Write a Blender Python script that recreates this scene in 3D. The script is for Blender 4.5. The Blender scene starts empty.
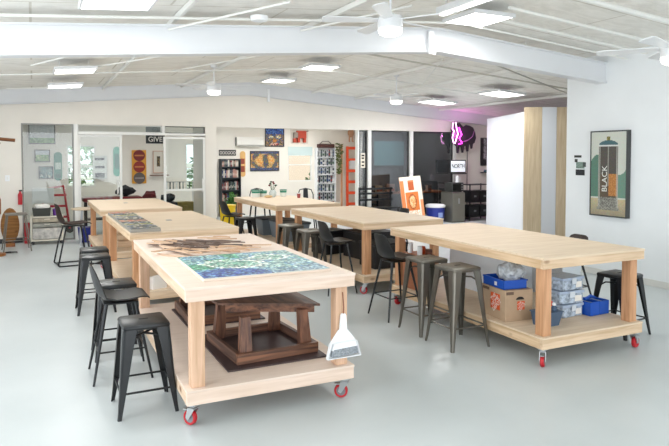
import bpy, bmesh, math, random
from mathutils import Vector, Matrix
random.seed(7)
C = bpy.context.scene
COL = C.collection
PI = math.pi

# ------------------------------------------------------------------ camera
cam_d = bpy.data.cameras.new('camera')
cam = bpy.data.objects.new('camera', cam_d)
COL.objects.link(cam)
cam_d.sensor_width = 36.0
cam_d.lens = 616.2 / 669 * 36
cam_d.shift_y = -45.46 / 669
cam_d.clip_end = 200
cam_d.clip_start = 0.05
cam.location = (0, 0, 1.778)
cam.rotation_euler = (PI/2 - 0.0356, 0, -0.455)
C.camera = cam
# ------------------------------------------------------------------ world, daylight, exposure
w = bpy.data.worlds.new('sky'); C.world = w; w.use_nodes = True
bg = w.node_tree.nodes['Background']
bg.inputs['Color'].default_value = (0.88, 0.94, 1.0, 1)
bg.inputs['Strength'].default_value = 2.0
C.view_settings.view_transform = 'Standard'
C.view_settings.look = 'None'
C.view_settings.gamma = 1
C.view_settings.exposure = -0.12
try: C.view_settings.use_curve_mapping = False
except Exception: pass
try:
    C.cycles.use_denoising = True
    C.cycles.max_bounces = 8
    C.cycles.diffuse_bounces = 5
    C.cycles.sample_clamp_indirect = 6
except Exception: pass

def area(name, loc, rot, sx, sy, power, col=(1, 1, 1)):
    d = bpy.data.lights.new(name, 'AREA'); d.shape = 'RECTANGLE'; d.size = sx; d.size_y = sy
    d.energy = power; d.color = col
    o = bpy.data.objects.new(name, d); o.location = loc; o.rotation_euler = rot
    COL.objects.link(o); return o
# daylight through the open garage door behind the camera and the side windows
area('daylight_garage_door', (2.5, -3.4, 1.6), (PI/2+.22, 0, 0), 7.0, 3.0, 205, (0.95, 0.975, 1.0))
area('daylight_side_window', (-3.3, 4.5, 1.7), (0, -PI/2-.2, 0), 2.2, 8.0, 225, (0.95, 0.975, 1.0))
area('daylight_back_windows', (4.5, 19.0, 2.1), (-PI/2, 0, 0), 10, 2.2, 110, (1.0, 0.98, 0.94))

sun_d = bpy.data.lights.new('sun', 'SUN'); sun_d.energy = 3.0; sun_d.angle = .01; sun_d.color = (1, .96, .9)
sun = bpy.data.objects.new('sun', sun_d); sun.rotation_euler = (math.radians(38), 0, .08); COL.objects.link(sun)

# ------------------------------------------------------------------ materials
def S2L(c):
    return tuple(((x/255)/12.92 if x/255 <= 0.04045 else ((x/255+0.055)/1.055)**2.4) for x in c) + (1,)
MATS = {}
def mat(name, rgb, rough=0.5, metal=0.0, noise=0.0, nscale=12.0, bump=0.0, emit=None, estr=1.0, spec=0.5, alpha=None, coat=0.0):
    if name in MATS: return MATS[name]
    m = bpy.data.materials.new(name); m.use_nodes = True
    nt = m.node_tree; p = nt.nodes['Principled BSDF']
    c = S2L(rgb)
    p.inputs['Base Color'].default_value = c
    p.inputs['Roughness'].default_value = rough
    p.inputs['Metallic'].default_value = metal
    p.inputs['Specular IOR Level'].default_value = spec
    if coat: p.inputs['Coat Weight'].default_value = coat
    if noise or bump:
        tc = nt.nodes.new('ShaderNodeTexCoord'); n = nt.nodes.new('ShaderNodeTexNoise')
        n.inputs['Scale'].default_value = nscale; n.inputs['Detail'].default_value = 5
        nt.links.new(tc.outputs['Object'], n.inputs['Vector'])
        if noise:
            r = nt.nodes.new('ShaderNodeValToRGB')
            r.color_ramp.elements[0].position = 0.3; r.color_ramp.elements[1].position = 0.7
            r.color_ramp.elements[0].color = tuple(x*(1-noise) for x in c[:3]) + (1,)
            r.color_ramp.elements[1].color = tuple(min(1, x*(1+noise*0.6)) for x in c[:3]) + (1,)
            nt.links.new(n.outputs['Fac'], r.inputs['Fac']); nt.links.new(r.outputs['Color'], p.inputs['Base Color'])
        if bump:
            b = nt.nodes.new('ShaderNodeBump'); b.inputs['Strength'].default_value = bump; b.inputs['Distance'].default_value = 0.02
            nt.links.new(n.outputs['Fac'], b.inputs['Height']); nt.links.new(b.outputs['Normal'], p.inputs['Normal'])
    if emit:
        p.inputs['Emission Color'].default_value = S2L(emit); p.inputs['Emission Strength'].default_value = estr
    if alpha is not None: p.inputs['Alpha'].default_value = alpha
    MATS[name] = m; return m

def wood(name, rgb, axis=1, contrast=0.18, rough=0.6, knots=True, dark=None):
    if name in MATS: return MATS[name]
    m = bpy.data.materials.new(name); m.use_nodes = True
    nt = m.node_tree; p = nt.nodes['Principled BSDF']; L = nt.links
    c = S2L(rgb)
    tc = nt.nodes.new('ShaderNodeTexCoord'); oi = nt.nodes.new('ShaderNodeObjectInfo')
    mp = nt.nodes.new('ShaderNodeMapping'); sc = [14, 14, 14]; sc[axis] = 0.9; mp.inputs['Scale'].default_value = sc
    add = nt.nodes.new('ShaderNodeVectorMath'); add.operation = 'ADD'
    mul = nt.nodes.new('ShaderNodeVectorMath'); mul.operation = 'SCALE'; mul.inputs[0].default_value = (7, 11, 5)
    L.new(oi.outputs['Random'], mul.inputs['Scale'])
    L.new(tc.outputs['Object'], add.inputs[0]); L.new(mul.outputs[0], add.inputs[1]); L.new(add.outputs[0], mp.inputs['Vector'])
    n = nt.nodes.new('ShaderNodeTexNoise'); n.inputs['Scale'].default_value = 2.2; n.inputs['Detail'].default_value = 7; n.inputs['Distortion'].default_value = 0.6
    L.new(mp.outputs[0], n.inputs['Vector'])
    r = nt.nodes.new('ShaderNodeValToRGB')
    r.color_ramp.elements[0].position = 0.32; r.color_ramp.elements[1].position = 0.66
    dk = S2L(dark) if dark else (c[0]*(1-contrast), c[1]*(1-contrast*1.35), c[2]*(1-contrast*1.8), 1)
    r.color_ramp.elements[0].color = dk
    r.color_ramp.elements[1].color = tuple(min(1, x*(1+contrast*0.35)) for x in c[:3]) + (1,)
    L.new(n.outputs['Fac'], r.inputs['Fac'])
    out = r.outputs['Color']
    if knots:
        mp2 = nt.nodes.new('ShaderNodeMapping'); s2 = [3.2, 3.2, 3.2]; s2[axis] = 1.7; mp2.inputs['Scale'].default_value = s2
        L.new(add.outputs[0], mp2.inputs['Vector'])
        v = nt.nodes.new('ShaderNodeTexVoronoi'); v.inputs['Scale'].default_value = 1.0
        L.new(mp2.outputs[0], v.inputs['Vector'])
        r2 = nt.nodes.new('ShaderNodeValToRGB'); r2.color_ramp.elements[0].position = 0.03; r2.color_ramp.elements[1].position = 0.085
        L.new(v.outputs['Distance'], r2.inputs['Fac'])
        mx = nt.nodes.new('ShaderNodeMixRGB'); mx.inputs[1].default_value = (c[0]*0.35, c[1]*0.22, c[2]*0.15, 1)
        L.new(r2.outputs['Color'], mx.inputs[0]); L.new(out, mx.inputs[2]); out = mx.outputs[0]
    L.new(out, p.inputs['Base Color'])
    p.inputs['Roughness'].default_value = rough
    MATS[name] = m; return m

def glass_mat(name, tint=(1, 1, 1), gloss=0.12, rough=0.0):
    if name in MATS: return MATS[name]
    m = bpy.data.materials.new(name); m.use_nodes = True; nt = m.node_tree; nt.nodes.clear(); L = nt.links
    o = nt.nodes.new('ShaderNodeOutputMaterial'); t = nt.nodes.new('ShaderNodeBsdfTransparent'); t.inputs[0].default_value = tint + (1,)
    g = nt.nodes.new('ShaderNodeBsdfGlossy'); g.inputs['Roughness'].default_value = rough
    fr = nt.nodes.new('ShaderNodeFresnel'); fr.inputs[0].default_value = 1.5
    ma = nt.nodes.new('ShaderNodeMath'); ma.operation = 'ADD'; ma.inputs[1].default_value = gloss; ma.use_clamp = True
    L.new(fr.outputs[0], ma.inputs[0])
    mx = nt.nodes.new('ShaderNodeMixShader'); L.new(ma.outputs[0], mx.inputs[0]); L.new(t.outputs[0], mx.inputs[1]); L.new(g.outputs[0], mx.inputs[2])
    L.new(mx.outputs[0], o.inputs[0]); MATS[name] = m; return m

def tint_mat(name='tile', rough=0.45):
    if name in MATS: return MATS[name]
    m = bpy.data.materials.new(name); m.use_nodes = True; nt = m.node_tree; p = nt.nodes['Principled BSDF']
    a = nt.nodes.new('ShaderNodeAttribute'); a.attribute_name = 'tint'
    nt.links.new(a.outputs['Color'], p.inputs['Base Color']); p.inputs['Roughness'].default_value = rough
    MATS[name] = m; return m

WALL = mat('white wall paint', (232, 236, 238), 0.75, noise=0.02, nscale=3)
BACKWALL = mat('warm white wall paint', (234, 229, 220), 0.8, noise=0.02, nscale=3)
BEAM = mat('white beam paint', (224, 226, 229), 0.5, noise=0.015, nscale=4)
PINE_TOP = wood('birch plywood top', (229, 209, 184), 0, 0.10, 0.55, knots=False)
PINE_Y = wood('pine board along', (220, 192, 158), 1, 0.22)
PINE_X = wood('pine board across', (222, 196, 166), 0, 0.2)
PINE_Z = wood('pine post', (204, 156, 118), 2, 0.26)
DAYLIT_X = wood('daylit pine board across', (230, 208, 192), 0, 0.12)  # same pine and plywood, with the pinkish cast of daylight put into the colour
DAYLIT_Y = wood('daylit pine board along', (222, 196, 170), 1, 0.16)
DAYLIT_Z = wood('daylit pine post', (216, 180, 152), 2, 0.18)
DAYLIT_T = wood('daylit plywood top', (232, 214, 200), 0, 0.06, 0.55, knots=False)
DARKW_X = wood('dark stained board', (134, 92, 68), 0, 0.5, 0.45, knots=False, dark=(72, 46, 36))
DARKW_Z = wood('dark stained post', (130, 88, 66), 2, 0.5, 0.45, knots=False, dark=(70, 46, 38))
DARKW_Y = wood('dark stained slab', (112, 80, 64), 1, 0.5, 0.5, knots=False, dark=(62, 42, 36))
PLATE_D = mat('dark brown board', (66, 50, 50), 0.5, noise=0.2)
BLACKM = mat('black painted steel', (38, 40, 42), 0.32, metal=0.4, noise=0.15, nscale=6)
BLACKP = mat('black plastic', (26, 27, 28), 0.42)
GUN = mat('gunmetal steel', (112, 108, 100), 0.36, metal=0.75, noise=0.12, nscale=8)
LEATHER = mat('brown leather', (54, 40, 33), 0.75, noise=0.2, spec=.3)
CHROME = mat('zinc plated steel', (190, 192, 194), 0.3, metal=0.9)
REDR = mat('red rubber', (188, 28, 38), 0.45)
HUB = mat('grey wheel hub', (128, 130, 134), 0.4)
WHITEP = mat('white plastic', (240, 242, 244), 0.35)
GREYBR = mat('grey bristles', (150, 156, 162), 0.9, noise=0.4, nscale=90)
CARD = mat('brown cardboard', (188, 160, 132), 0.8, noise=0.06)
BLUEP = mat('blue plastic', (20, 84, 190), 0.35)
SLATEP = mat('slate blue plastic', (72, 92, 116), 0.45)
CLEARP = mat('clear storage plastic', (176, 190, 206), 0.2, noise=0.55, nscale=30, spec=0.7)
BAGP = mat('crinkled clear bag', (205, 210, 214), 0.22, noise=0.35, nscale=30, bump=0.8)
FRAMEW = mat('white aluminium', (234, 234, 230), 0.4)
FRAMEK = mat('dark frame', (34, 34, 36), 0.5)
LAMPM = mat('led panel', (255, 255, 255), 0.5, emit=(255, 252, 245), estr=5.0)
LAMPF = mat('fan lamp glass', (255, 255, 255), 0.5, emit=(255, 250, 240), estr=3.0)
FANW = mat('fan white', (224, 226, 228), 0.4)
GLASS = glass_mat('clear pane', (0.95, 0.97, 0.96), 0.0)
GLASSD = glass_mat('smoked pane', (0.62, 0.64, 0.65), 0.07)
TILE = tint_mat('tile')
TILEG = tint_mat('canvas paint', 0.6)

# ------------------------------------------------------------------ mesh helpers
def obj(name, bm, m, parent=None, smooth=False, loc=None, rot=None):
    me = bpy.data.meshes.new(name)
    bmesh.ops.recalc_face_normals(bm, faces=bm.faces)
    bm.to_mesh(me); bm.free()
    ms = m if isinstance(m, (list, tuple)) else [m]
    for x in ms: me.materials.append(x)
    if smooth:
        for p in me.polygons: p.use_smooth = True
        try: me.set_sharp_from_angle(angle=math.radians(40))
        except Exception: pass
    o = bpy.data.objects.new(name, me); COL.objects.link(o)
    if parent: o.parent = parent
    if loc: o.location = loc
    if rot: o.rotation_euler = rot
    return o
def tag(o, label, cat, group=None, kind=None):
    if label: o['label'] = label
    if cat: o['category'] = cat
    if group: o['group'] = group
    if kind: o['kind'] = kind
    return o
def thing(name, label, cat, loc=(0, 0, 0), rz=0, group=None):
    o = bpy.data.objects.new(name, None); COL.objects.link(o); o.empty_display_size = 0.1
    o.location = loc; o.rotation_euler = (0, 0, rz)
    return tag(o, label, cat, group)
def struct(name, bm, m, parent=None, **k):
    o = obj(name, bm, m, parent, **k)
    if not parent: o['kind'] = 'structure'
    return o
def copy_tree(o, parent=None):
    c = o.copy(); COL.objects.link(c)
    if parent: c.parent = parent
    for ch in list(o.children): copy_tree(ch, c)
    return c
def B(): return bmesh.new()
def box(bm, x0, x1, y0, y1, z0, z1, bev=0.0, M=None):
    r = bmesh.ops.create_cube(bm, size=1.0)
    T = Matrix.Translation(((x0+x1)/2, (y0+y1)/2, (z0+z1)/2)) @ Matrix.Diagonal((abs(x1-x0), abs(y1-y0), abs(z1-z0), 1))
    bmesh.ops.transform(bm, matrix=T, verts=r['verts'])
    vs = r['verts']
    if bev:
        es = list({e for v in vs for e in v.link_edges})
        rr = bmesh.ops.bevel(bm, geom=es, offset=bev, segments=2, profile=0.5, affect='EDGES', clamp_overlap=True)
        vs = list({v for f in rr['faces'] for v in f.verts} | {v for v in vs if v.is_valid})
    if M is not None:
        bmesh.ops.transform(bm, matrix=M, verts=vs)
    return bm
def frame_axes(d):
    d = d.normalized(); a = Vector((0, 0, 1)) if abs(d.z) < 0.9 else Vector((1, 0, 0))
    x = d.cross(a).normalized(); y = d.cross(x).normalized(); return x, y
def tube(bm, pts, r, n=8, closed=False, radii=None):
    pts = [Vector(p) for p in pts]; rings = []
    N = len(pts)
    x = None
    for i, p in enumerate(pts):
        if closed: d = pts[(i+1) % N] - pts[i-1]
        elif i == 0: d = pts[1] - pts[0]
        elif i == N-1: d = pts[-1] - pts[-2]
        else: d = (pts[i+1]-p).normalized() + (p-pts[i-1]).normalized()
        d = d.normalized()
        if x is None: x, y = frame_axes(d)
        else:
            x = (x - d*x.dot(d)).normalized(); y = d.cross(x)
        rr = radii[i] if radii else r
        rings.append([bm.verts.new(p + x*math.cos(2*PI*k/n)*rr + y*math.sin(2*PI*k/n)*rr) for k in range(n)])
    m = N if closed else N-1
    for i in range(m):
        a, b = rings[i], rings[(i+1) % N]
        for k in range(n): bm.faces.new((a[k], a[(k+1) % n], b[(k+1) % n], b[k]))
    if not closed:
        bm.faces.new(rings[0][::-1]); bm.faces.new(rings[-1])
    return bm
def lathe(bm, prof, n=20, c=(0, 0, 0), axis='z'):
    rings = []
    for (r, z) in prof:
        ring = []
        for k in range(n):
            a = 2*PI*k/n; px, py = r*math.cos(a), r*math.sin(a)
            if axis == 'z': v = (c[0]+px, c[1]+py, c[2]+z)
            elif axis == 'x': v = (c[0]+z, c[1]+px, c[2]+py)
            else: v = (c[0]+px, c[1]+z, c[2]+py)
            ring.append(bm.verts.new(v))
        rings.append(ring)
    for i in range(len(rings)-1):
        for k in range(n): bm.faces.new((rings[i][k], rings[i][(k+1) % n], rings[i+1][(k+1) % n], rings[i+1][k]))
    bm.faces.new(rings[0][::-1]); bm.faces.new(rings[-1])
    return bm
def prism(bm, poly, a0, a1, axis='y', M=None):
    """poly: 2-D points; extruded along axis. axis y: poly in (x,z); axis x: poly in (y,z); axis z: poly in (x,y)"""
    def P(p, a): return {'y': (p[0], a, p[1]), 'x': (a, p[0], p[1]), 'z': (p[0], p[1], a)}[axis]
    v0 = [bm.verts.new(P(p, a0)) for p in poly]; v1 = [bm.verts.new(P(p, a1)) for p in poly]
    n = len(poly)
    bm.faces.new(v0); bm.faces.new(v1[::-1])
    for i in range(n): bm.faces.new((v0[i], v1[i], v1[(i+1) % n], v0[(i+1) % n]))
    if M is not None: bmesh.ops.transform(bm, matrix=M, verts=v0+v1)
    return bm
def hexa(bm, b, t):
    """b,t : 4 bottom and 4 top points"""
    vb = [bm.verts.new(p) for p in b]; vt = [bm.verts.new(p) for p in t]
    bm.faces.new(vb[::-1]); bm.faces.new(vt)
    for i in range(4): bm.faces.new((vb[i], vb[(i+1) % 4], vt[(i+1) % 4], vt[i]))
def text_mesh(name, s, size, m, parent, loc, rot, extrude=0.002, sx=1.0, bold=0.0):
    cu = bpy.data.curves.new(name, 'FONT'); cu.body = s; cu.size = size; cu.extrude = extrude
    cu.align_x = 'CENTER'; cu.align_y = 'CENTER'; cu.offset = bold
    tmp = bpy.data.objects.new(name+'_tmp', cu); COL.objects.link(tmp)
    dg = bpy.context.evaluated_depsgraph_get(); dg.update()
    me = bpy.data.meshes.new_from_object(tmp.evaluated_get(dg))
    bpy.data.objects.remove(tmp); me.materials.clear(); me.materials.append(m)
    o = bpy.data.objects.new(name, me); COL.objects.link(o); o.parent = parent
    o.location = loc; o.rotation_euler = rot; o.scale = (sx, 1, 1); return o
def sstep(a, b, x):
    t = max(0, min(1, (x-a)/(b-a))); return t*t*(3-2*t)
def mixc(a, b, t): return tuple(a[i]*(1-t)+b[i]*t for i in range(3))
def tiles(name, w_, h_, nx, ny, fn, parent=None, jitter=0.0, m=None, flat=False, th=0.004, seed=1, grout=(200, 200, 195)):
    """grid of small coloured pieces; upright panel facing -Y, or flat on top facing +Z. fn(s,t)->rgb or None; s,t in 0..1 (t up)"""
    rnd = random.Random(seed)
    me = bpy.data.meshes.new(name); vs = []; fs = []; cs = []
    def pos(i, j):
        jx = jitter*(rnd.random()-.5) if 0 < i < nx else 0; jy = jitter*(rnd.random()-.5) if 0 < j < ny else 0
        s, t = (i+jx)/nx, (j+jy)/ny
        x, z = (s-.5)*w_, (t-.5)*h_
        return (x, z, th) if flat else (x, -th, z)
    for j in range(ny+1):
        for i in range(nx+1): vs.append(pos(i, j))
    for j in range(ny):
        for i in range(nx):
            c = fn((i+.5)/nx, (j+.5)/ny, rnd)
            if c is None: continue
            a = j*(nx+1)+i; fs.append((a, a+1, a+nx+2, a+nx+1)); cs.append(c)
    # back so that the piece has thickness
    k = len(vs)
    x, z = w_/2, h_/2
    if flat: vs += [(-x, -z, 0), (x, -z, 0), (x, z, 0), (-x, z, 0), (-x, -z, th), (x, -z, th), (x, z, th), (-x, z, th)]
    else: vs += [(-x, 0, -z), (x, 0, -z), (x, 0, z), (-x, 0, z), (-x, -th, -z), (x, -th, -z), (x, -th, z), (-x, -th, z)]
    for q in ((0, 3, 2, 1), (0, 1, 5, 4), (1, 2, 6, 5), (2, 3, 7, 6), (3, 0, 4, 7)):
        fs.append(tuple(k+i for i in q)); cs.append(grout)
    me.from_pydata(vs, [], fs)
    att = me.color_attributes.new('tint', 'FLOAT_COLOR', 'CORNER')
    li = 0
    for f, c in zip(fs, cs):
        cl = S2L(c)
        for _ in f: att.data[li].color = cl; li += 1
    me.materials.append(m or TILE)
    o = bpy.data.objects.new(name, me); COL.objects.link(o)
    if parent: o.parent = parent
    return o

# ------------------------------------------------------------------ the setting
RU = 4.6; RZ = 3.5; SL = 0.08
def cz(u): return RZ - SL*abs(u-RU)
UL, UR = -3.4, 12.2
VB = 14.1            # plane of the glass front
VF = 17.6            # far wall of the back rooms
# floor: grey epoxy
def floor_mat():
    m = bpy.data.materials.new('grey epoxy floor'); m.use_nodes = True; nt = m.node_tree; p = nt.nodes['Principled BSDF']; L = nt.links
    tc = nt.nodes.new('ShaderNodeTexCoord'); n = nt.nodes.new('ShaderNodeTexNoise'); n.inputs['Scale'].default_value = 0.9; n.inputs['Detail'].default_value = 8
    L.new(tc.outputs['Object'], n.inputs['Vector'])
    r = nt.nodes.new('ShaderNodeValToRGB'); r.color_ramp.elements[0].position = 0.3; r.color_ramp.elements[1].position = 0.7
    r.color_ramp.elements[0].color = S2L((190, 197, 198)); r.color_ramp.elements[1].color = S2L((202, 208, 209))
    L.new(n.outputs['Fac'], r.inputs['Fac']); L.new(r.outputs['Color'], p.inputs['Base Color'])
    n2 = nt.nodes.new('ShaderNodeTexNoise'); n2.inputs['Scale'].default_value = 60; L.new(tc.outputs['Object'], n2.inputs['Vector'])
    mr = nt.nodes.new('ShaderNodeMapRange'); mr.inputs[3].default_value = 0.26; mr.inputs[4].default_value = 0.42
    L.new(n2.outputs['Fac'], mr.inputs[0]); L.new(mr.outputs[0], p.inputs['Roughness'])
    p.inputs['Specular IOR Level'].default_value = 0.4
    return m
FLOORM = floor_mat()
struct('floor', box(B(), UL-.2, UR+.2, -3.6, VF+.2, -0.1, 0), FLOORM)
# ceiling (two slopes)
def ceil_mat():
    m = bpy.data.materials.new('painted ceiling board'); m.use_nodes = True; nt = m.node_tree; p = nt.nodes['Principled BSDF']; L = nt.links
    tc = nt.nodes.new('ShaderNodeTexCoord'); mp = nt.nodes.new('ShaderNodeMapping'); mp.inputs['Scale'].default_value = (1.2, 2.4, 1)
    L.new(tc.outputs['Object'], mp.inputs[0])
    n = nt.nodes.new('ShaderNodeTexNoise'); n.inputs['Scale'].default_value = 2.6; n.inputs['Detail'].default_value = 9; n.inputs['Roughness'].default_value = 0.65; n.inputs['Distortion'].default_value = 0.8
    L.new(mp.outputs[0], n.inputs['Vector'])
    r = nt.nodes.new('ShaderNodeValToRGB'); r.color_ramp.elements[0].position = 0.28; r.color_ramp.elements[1].position = 0.6
    r.color_ramp.elements[0].color = S2L((228, 226, 220)); r.color_ramp.elements[1].color = S2L((247, 245, 240))
    L.new(n.outputs['Fac'], r.inputs['Fac'])
    # board joints every 1.22 m
    br = nt.nodes.new('ShaderNodeTexBrick'); br.offset = 0.5; br.inputs['Scale'].default_value = 1.0
    br.inputs['Brick Width'].default_value = 2.44; br.inputs['Row Height'].default_value = 1.22; br.inputs['Mortar Size'].default_value = 0.012
    br.inputs['Color1'].default_value = (1, 1, 1, 1); br.inputs['Color2'].default_value = (0.96, 0.96, 0.95, 1); br.inputs['Mortar'].default_value = (0.74, 0.72, 0.68, 1)
    L.new(tc.outputs['Object'], br.inputs['Vector'])
    mx = nt.nodes.new('ShaderNodeMixRGB'); mx.blend_type = 'MULTIPLY'; mx.inputs[0].default_value = 1
    L.new(r.outputs['Color'], mx.inputs[1]); L.new(br.outputs['Color'], mx.inputs[2]); L.new(mx.outputs[0], p.inputs['Base Color'])
    b = nt.nodes.new('ShaderNodeBump'); b.inputs['Strength'].default_value = 0.4; b.inputs['Distance'].default_value = 0.02
    L.new(n.outputs['Fac'], b.inputs['Height']); L.new(b.outputs['Normal'], p.inputs['Normal'])
    p.inputs['Roughness'].default_value = 0.85
    return m
CEIL = ceil_mat()
bm = B(); prism(bm, [(UL-.2, cz(UL-.2)), (RU, RZ), (UR+.2, cz(UR+.2)), (UR+.2, cz(UR+.2)+.12), (RU, RZ+.12), (UL-.2, cz(UL-.2)+.12)], -3.6, VB+.12)
struct('ceiling', bm, CEIL)
# flat ceiling of the back rooms
struct('ceiling_back', box(B(), UL-.2, UR+.2, VB+.121, VF+.2, 2.78, 2.88), BACKWALL)
# main gable beams
def beam(v0, v1, drop, depth, name, u0, u1):
    bm = B()
    t = lambda u: cz(u)-drop
    prism(bm, [(u0, t(u0)), (RU, t(RU)), (u1, t(u1)), (u1, t(u1)-depth+.025), (RU, t(RU)-depth+.025), (u0, t(u0)-depth+.025)], v0+.03, v1-.03)
    # flanges
    for dz in (0, -depth+.02):
        prism(bm, [(u0, t(u0)+dz), (RU, t(RU)+dz), (u1, t(u1)+dz), (u1, t(u1)+dz-.02), (RU, t(RU)+dz-.02), (u0, t(u0)+dz-.02)], v0, v1)
    o = struct(name, bm, BEAM); return o
beam(6.38, 6.56, 0.125, 0.30, 'trim_1', UL, 7.56)
beam(13.95, 14.09, 0.0, 0.29, 'trim_2', UL, UR)
# right wall with the painting and its return
bm = B(); prism(bm, [(7.56, 0), (7.72, 0), (7.72, cz(7.72)), (7.56, cz(7.56))], -3.6, 7.13)
struct('wall_right', bm, WALL)
bm = B(); prism(bm, [(7.721, 0), (UR+.15, 0), (UR+.15, cz(UR+.15)), (7.721, cz(7.721))], 6.98, 7.13)
struct('wall_recess', bm, WALL)
bm = B(); prism(bm, [(UR, 0), (UR+.15, 0), (UR+.15, cz(UR+.15)), (UR, cz(UR))], 7.131, VB)
struct('wall_far_right', bm, BACKWALL)
# left wall, with a long window opening
bm = B(); box(bm, UL-.15, UL, -3.6, VB, 0, .55); box(bm, UL-.15, UL, -3.6, VB, 2.7, cz(UL)-.001)
for a in (-3.6, 0.1, 4.3, 8.6, 12.0): box(bm, UL-.15, UL, a, a+.35 if a < 12 else VB, .55, 2.7)
struct('wall_left', bm, WALL)
# wall behind the camera: piers and lintel around the open garage door
bm = B(); box(bm, UL, -1.2, -3.75, -3.6, 0, 2.85); box(bm, 6.2, 7.72, -3.75, -3.6, 0, 2.85)
prism(bm, [(UL, 2.85), (7.72, 2.85), (7.72, cz(7.72)), (RU, RZ), (UL, cz(UL))], -3.75, -3.6)
struct('wall_front', bm, WALL)
# back wall with its openings
bm = B()
TOPZ = 2.44
prism(bm, [(UL, TOPZ), (UR, TOPZ), (UR, cz(UR)), (RU, RZ), (UL, cz(UL))], VB, VB+.12)
for (a, b_) in ((UL, -.21), (3.58, 3.84), (10.70, UR)):
    box(bm, a, b_, VB, VB+.12, 0, TOPZ)
struct('wall_back', bm, BACKWALL)
# far wall of the back rooms with window openings
def wall_holes(bm, u0, u1, z0, z1, holes, v0, v1):
    holes = sorted(holes); cur = u0
    for (a, b_, c0, c1) in holes:
        box(bm, cur, a, v0, v1, z0, z1); box(bm, a, b_, v0, v1, z0, c0); box(bm, a, b_, v0, v1, c1, z1); cur = b_
    box(bm, cur, u1, v0, v1, z0, z1)
WINS = [(-1.0, -.30, .9, 2.0), (.80, 1.50, .95, 2.05), (3.90, 4.5, .75, 2.12), (7.02, 7.83, .98, 2.01)]
bm = B(); wall_holes(bm, UL-.2, UR+.2, 0, 2.78, WINS, VF, VF+.15)
struct('wall_far', bm, BACKWALL)
bm = B(); box(bm, 3.6, 3.72, VB+.121, VB+1.3, 0, 2.78)
struct('wall_divider', bm, BACKWALL)
DARKROOM = mat('dark room wall', (52, 54, 58), 0.8)
bm = B(); prism(bm, [(7.61, VB+.121), (7.68, VB+.121), (9.64, VF-.001), (9.57, VF-.001)], 0, 2.78, 'z')
struct('wall_slanted', bm, [BACKWALL])
bm = B(); box(bm, 9.4, UR, 16.9, 17.0, 0, 2.78); box(bm, 10.72, 10.80, VB+.121, 16.9, 0, 2.78)
struct('wall_dark_room', bm, DARKROOM)
struct('wall_back_left', box(B(), UL-.2, UL, VB+.121, VF, 0, 2.78), BACKWALL)
BASEM = mat('baseboard paint', (214, 214, 210), 0.5)
struct('baseboard_right', box(B(), 7.545, 7.559, -3.5, 7.13, 0.001, .09), BASEM)
struct('baseboard_back', box(B(), UL+.01, -.21, VB-.015, VB-.001, 0.001, .09), mat('dark baseboard', (50, 50, 52), .5))

# purlins, conduits and braces under the roof
CONC = mat('ceiling steel white', (232, 232, 228), 0.55)
for i, u in enumerate((-1.6, 1.35, 3.0, 6.2, 7.4, 10.0)):
    v0 = -3.4 if u < 6 else (6.6 if u < 7.4 else 7.2)
    bm = B(); z = cz(u)
    box(bm, u-.014, u+.014, v0, 13.94, z-.06, z-.012)
    box(bm, u-.018, u+.018, v0, 13.94, z-.068, z-.06)
    struct('trim_%d' % (3+i), bm, CONC)
# wide flat strap next to the left wall end of beam, and diagonal flange braces
bm = B()
for (a, b_) in (((2.1, 5.2, -.08), (1.25, 6.38, -.14)), ((3.4, 5.2, -.08), (2.7, 6.38, -.14)), ((.62, 8.2, -.06), (.0, 9.6, -.06)), ((2.1, 8.0, -.06), (.62, 10.2, -.06)),
                ((3.4, 8.1, -.06), (2.1, 10.6, -.06)), ((5.8, 8.0, -.06), (7.1, 10.5, -.06))):
    tube(bm, [(a[0], a[1], cz(a[0])+a[2]-.06), (b_[0], b_[1], cz(b_[0])+b_[2]-.04)], .011, 6)
struct('trim_20', bm, CONC)
def conduit(pts, r, label, name='conduit', m=None):
    o = obj(name, tube(B(), pts, r, 8), m or CONC, smooth=True); tag(o, label, 'conduit'); return o
conduit([(-3.3, 6.0, cz(-3.3)-.14), (4.6, 6.0, cz(4.6)-.14), (7.5, 6.0, cz(7.5)-.14)], .014, 'long white conduit crossing the ceiling in front of the nearest beam')
conduit([(4.6, 5.15, cz(4.6)-.14), (7.5, 5.15, cz(7.5)-.14)], .02, 'thicker white pipe under the right ceiling slope nearest the camera')
conduit([(-3.3, 10.2, cz(-3.3)-.15), (4.6, 10.2, cz(4.6)-.15), (8.6, 10.2, cz(8.6)-.15)], .012, 'thin white conduit across the ceiling between the two beams')
conduit([(5.1, 7.0, cz(5.1)-.15), (11.8, 9.8, cz(11.8)-.15)], .012, 'grey wire run slanting over the far right ceiling', m=mat('grey wire', (170, 168, 160), .6))
for vv, rr_, ll in ((4.55, .03, 'thick white pipe under the right ceiling slope beside the near fan'), (5.7, .022, 'white pipe under the right ceiling slope just in front of the near beam'), (3.6, .016, 'thin white pipe high under the right ceiling slope')):
    conduit([(4.6, vv, cz(4.6)-.10), (7.5, vv, cz(7.5)-.10)], rr_, ll)
conduit([(3.2, 8.5, cz(3.2)-.12), (4.6, 8.5, cz(4.6)-.12), (11.9, 8.5, cz(11.9)-.12)], .014, 'beige grey conduit crossing the far ceiling bay behind the near beam', m=mat('beige conduit', (196, 192, 182), .6))
conduit([(.62, 12.2, 3.02), (-.4, 12.2, 2.94)], .012, 'short white pipe by the left skylight panels')

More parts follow.
